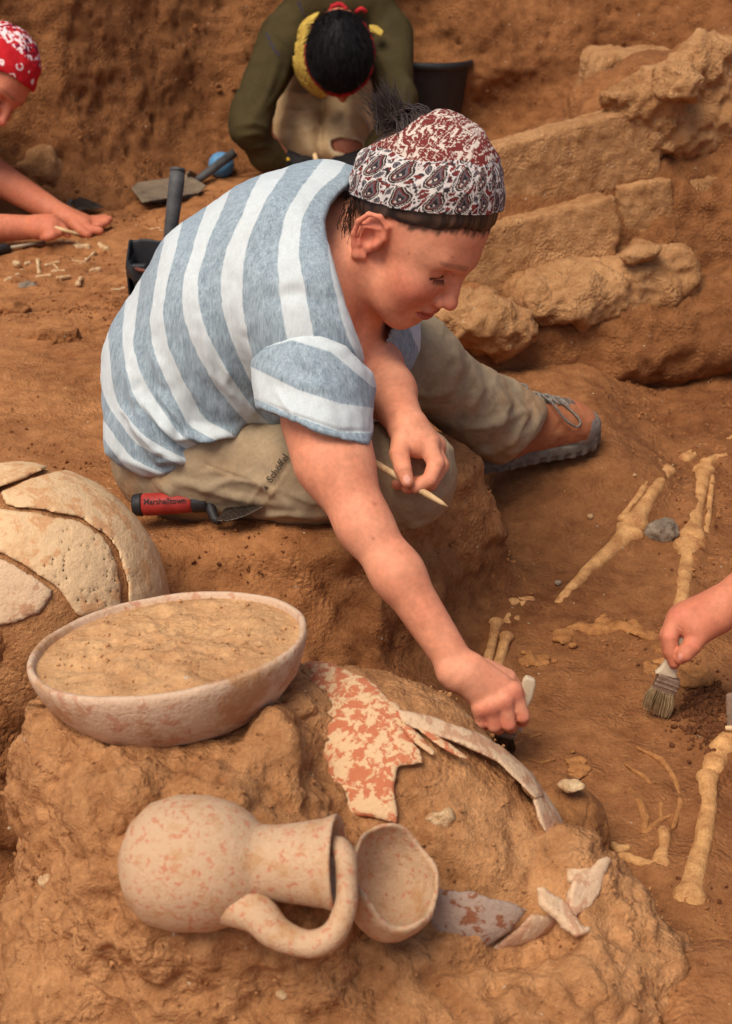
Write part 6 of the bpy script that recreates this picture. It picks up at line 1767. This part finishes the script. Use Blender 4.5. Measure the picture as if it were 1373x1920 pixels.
# the scatter of small bones at the left
SB = 'small bones scattered by the black bucket'
px1 = lambda r, y: r / FPX * 0.85 / (0.4226 + (y - 960) / FPX * 0.9063)
for k, (lab, a, b, r, kn2) in enumerate((
    ('longest of the small bones, a thin pale splinter', (87, 483), (160, 493), 2.6, (0.8, 0.8)),
    ('knobbed long bone lying farthest left among small bones', (13, 531), (42, 513), 6.5, (1.0, 1.0)),
    ('short upright bone below the flat hand', (71, 489), (73, 513), 4, (1.1, 1.0)),
    ('bone lying against the foot of the short upright one', (70, 521), (94, 518), 3.6, (1.0, 0.8)),
    ('pale long bone left of the bucket, behind the small bones', (240, 439), (299, 431), 3.6, (1.5, 0.6)),
    ('thin bone continuing right behind the shovel handle', (300, 433), (352, 428), 2.6, (0.8, 0.8)),
    ('thick bone in the cluster under the fist', (98, 470), (165, 467), 8, (0.8, 0.9)),
    ('angled short bone right of the thin splinter', (162, 489), (177, 476), 4.2, (1.0, 1.0)),
    ('flat bone piece just above the short upright bone', (87, 499), (109, 494), 4, (0.8, 0.8)), ('tiny bone splinter crossing right of the flat piece', (98, 494), (109, 505), 2.8, (0.8, 0.8)), ('pale bone chunk right of the short upright bone, nearest its foot', (102, 511), (120, 510), 5, (0.8, 0.8)), ('pale chunk below and right of that, leaning on soil', (109, 523), (131, 520), 4.6, (0.8, 0.8)),
    ('small bone bit under the middle of the thin splinter', (142, 500), (151, 498), 4, (0.8, 0.8)), ('curved white bone alone on bare ground below the cluster', (146, 534), (152, 524), 4.5, (0.9, 0.9)), ('bone chip right of the cluster, below the angled bone', (173, 509), (186, 507), 5, (0.8, 0.8)), ('white bone chip on bare ground between cluster and clods', (186, 548), (199, 542), 5, (0.8, 0.8)),
    ('bone chip half sunk beside the crumbly clod', (212, 547), (232, 543), 5, (0.8, 0.6)), ('knobbly bone under the fist, leftmost of its cluster', (115, 456), (130, 458), 6, (0.8, 0.8)), ('knobbly bone at the tip of the wooden tool', (145, 461), (160, 455), 6.5, (0.8, 0.8)), ('knobbly bone just right of the wooden tool tip', (186, 461), (201, 469), 6.5, (0.8, 0.8)),
    ('round bone ball left of the short upright bone', (29, 497), (34, 498), 7, (0, 0)), ('small round bone between that ball and the upright bone', (50, 496), (55, 495), 5, (0, 0)), ('lump of bone right of the shovel handle, by the striped back', (406, 397), (420, 402), 9, (0.7, 0.7)), ('smaller bone lump just below, touching the striped back', (396, 424), (410, 422), 6, (0.8, 0.8)), ('white chip on ground by the foot of the earth wall', (176, 354), (182, 352), 4, (0, 0)), ('white chip against the rim of the black bucket', (240, 525), (247, 528), 4, (0, 0)))):
    r = px1(r, a[1])
    bone(lab or 'small pale bone fragment scattered on the ground near the black bucket', [a, ((a[0] + b[0]) / 2, (a[1] + b[1]) / 2), b], [r, r * 0.75, r], M_palebone, tuple(0.62 * k_ for k_ in kn2), 0.3, SB, 'bone_fragment', 'bone', max(0.0022, r * 0.22), 80 + k, r * 0.42)

# ------------------------------------------------------------------ loose stones and clods
def rock(name, label, cat, px, py, r, mat, seed, up=0.2, group=None, amp=0.28, at=None, h=None):
    c = (on_ground(px, py) if at is None else at) + np.array([0, 0, r[2] * up])
    F = Sdf().ell(c, r)
    o = sdf_obj(name, F, h or max(0.0022, min(r) * 0.12), mat, None, sm=1, disp=lambda v, n: amp * min(r) * (fbm(v * (0.55 / min(r)), 4, seed, 0.6) + 0.7 * (0.6 - np.abs(fbm(v * (0.8 / min(r)), 3, seed + 5)))))
    return tag(o, label, cat, group)
rock('stone', 'angular pale grey stone lying between the two leg bones', 'stone', 1236, 1002, (0.026, 0.020, 0.020), M_greystone, 1001, 0.35, None, 0.38)
rock('stone', 'light boulder stuck in the earth wall at the left', 'stone', 62, 318, (0.062, 0.05, 0.046), M_stone, 1003, 0, None, 0.35, P(66, 312, 3.76))
rock('stone', 'pale flat topped stone among the small bones at the left', 'stone', 52, 540, (0.022, 0.016, 0.012), M_greystone, 1005, 0.2)
rock('dirt_clod', 'long lumpy dirt clod on the bare ground left of the shirt', 'dirt clod', 104, 638, (0.050, 0.020, 0.018), M_wall, 1007, 0.1, 'clods on the bare ground', 0.5)
rock('dirt_clod', 'dirt clod touching the left edge of the picture', 'dirt clod', 14, 582, (0.045, 0.024, 0.022), M_ground, 1009, 0.1, 'clods on the bare ground', 0.4)
rock('dirt_clod', 'smaller dirt clod beside the lumpy one, towards the bucket', 'dirt clod', 166, 622, (0.018, 0.013, 0.010), M_ground, 1011, 0.1, 'clods on the bare ground', 0.4)
rock('dirt_clod', 'crumbly clod resting at the foot of the bucket', 'dirt clod', 236, 572, (0.030, 0.018, 0.016), M_wall, 1013, 0.1, 'clods on the bare ground', 0.5)
rock('pebble', 'round pale pebble in the pit left of the shin bones', 'pebble', 1107, 971, (0.0052, 0.005, 0.005), M_palebone, 1015, 0.5)
rock('pebble', 'grey pebble below the left thigh bone', 'pebble', 1046, 1096, (0.005, 0.005, 0.005), M_greystone, 1017, 0.5)
rock('pebble', 'tiny white pebble beside the boot toe track', 'pebble', 1190, 893, (0.004, 0.004, 0.004), M_palebone, 1019, 0.5)
def on_ped(px, py, F=None):
    d = float(trace(lambda p: np.minimum(ped(p, 0.25), jar_ell(-0.007)[0](p)), px, py)[0])
    return P(px, py, d)
for (lab, x, y, r, m, s_) in (('white shell chip in the soil below the jug handle', 528, 1866, 0.006, M_palebone, 1021), ('cream stone set in the soil at the left of jug', 88, 1648, 0.009, M_palebone, 1023), ('pale stone lump set in the soil packed in the jar', 820, 1536, 0.013, M_palebone, 1025), ('beige stone left of the jug belly', 208, 1548, 0.014, M_ped, 1027)):
    rock('stone', lab, 'stone', 0, 0, (r, r * 0.7, r * 0.8), m, s_, 0, None, 0.4, on_ped(x, y))

# soil banked against the bones
gz_add = np.zeros(len(gv))
for W, rads in BONESEG:
    for i in range(len(W) - 1):
        a, b = W[i], W[i + 1]; rr0 = max(rads[i], rads[i + 1])
        m = np.nonzero((np.abs(gv[:, :2] - (a[:2] + b[:2]) / 2) < np.abs(a[:2] - b[:2]) / 2 + rr0 + 0.05).all(1))[0]
        if len(m) == 0: continue
        dd, _ = line2d(gv[m, 0], gv[m, 1], [a[:2], b[:2]])
        rise = 0.75 * rr0 * np.exp(-(np.maximum(dd - rr0 * 0.5, 0) / (0.010 + rr0 * 0.4)) ** 2) * (0.75 + 0.25 * fbm(gv[m] * 30, 2, 1201))
        gz_add[m] = np.maximum(gz_add[m], np.where(dd < 0.06, rise, 0))
gv[:, 2] += gz_add
ground.data.vertices.foreach_set('co', gv.astype(np.float32).ravel()); ground.data.update()
# small grit over everything: far too many to count
ICO_V = []
_bm = bmesh.new(); bmesh.ops.create_icosphere(_bm, subdivisions=1, radius=1.0)
ICO_V = np.array([tuple(k.co) for k in _bm.verts]); ICO_F = np.array([[k.index for k in f.verts] for f in _bm.faces]); _bm.free()
def grit(name, base, nrm_, n, rmin, rmax, mat, weight=None, power=2.5):
    w = np.ones(len(base)) if weight is None else weight
    idx = rng.choice(len(base), n, p=w / w.sum())
    r = rmin + (rmax - rmin) * rng.random(n) ** power
    sc = rng.uniform(0.6, 1.15, (n, 1, 3)); jit = 1 + 0.22 * rng.normal(0, 1, (n, len(ICO_V), 1))
    vv = ICO_V[None] * sc * jit
    a = rng.uniform(0, 6.28, n); ca, sa = np.cos(a)[:, None], np.sin(a)[:, None]
    x = vv[..., 0] * ca - vv[..., 1] * sa; y = vv[..., 0] * sa + vv[..., 1] * ca
    vv = np.stack([x, y, vv[..., 2]], -1) * r[:, None, None]
    pos = base[idx] + nrm_[idx] * (r * 0.25)[:, None] + rng.normal(0, 0.003, (n, 3)) * (1, 1, 0)
    V = (vv + pos[:, None]).reshape(-1, 3)
    Q = (ICO_F[None] + (np.arange(n) * len(ICO_V))[:, None, None]).reshape(-1, 3)
    return tag(obj(name, V, Q, mat, smooth_=False), kind='stuff')
gx, gy, gd = PR(gv)
gn2 = normals(gv, gq)
seen = (gx > -60) & (gx < 1440) & (gy > 100) & (gy < 1960)
flat_ = np.clip(gn2[:, 2], 0.05, 1)
clump = np.clip(0.4 + fbm(gv * 5, 3, 1101), 0.02, 2) ** 2
grit('grit', gv, gn2, 15000, 0.0007, 0.0042, M_ground, seen * flat_ * clump)
grit('dark_grit', gv, gn2, 2600, 0.0008, 0.0036, M_dark, seen * flat_ * clump)
grit('pale_grit', gv, gn2, 380, 0.0008, 0.0026, M_palebone, seen * flat_)
heap = np.exp(-(((gx - 1325) / 38) ** 2 + ((gy - 1345) / 45) ** 2)) * (gd < 2.4)
grit('loose_soil', gv, gn2, 520, 0.0015, 0.0065, M_dark, heap + 1e-12)
grit('crumbs', pv, normals(pv, pq), 7500, 0.0005, 0.0028, M_ped, None)
grit('pale_crumbs', pv, normals(pv, pq), 150, 0.0006, 0.0018, M_palebone, None)
fv = np.array([tuple(k.co) for k in bpy.data.objects['soil_fill'].data.vertices]); fr = np.linalg.norm(fv - BC, axis=1)
grit('fill_crumbs', fv, np.tile(bn, (len(fv), 1)), 420, 0.0006, 0.0030, M_fill, ((fr < 0.126) * fr) + 1e-9, 3.0)
wn3 = normals(wv, wq)
grit('wall_grit', wv, wn3, 1500, 0.002, 0.010, M_wall, None)
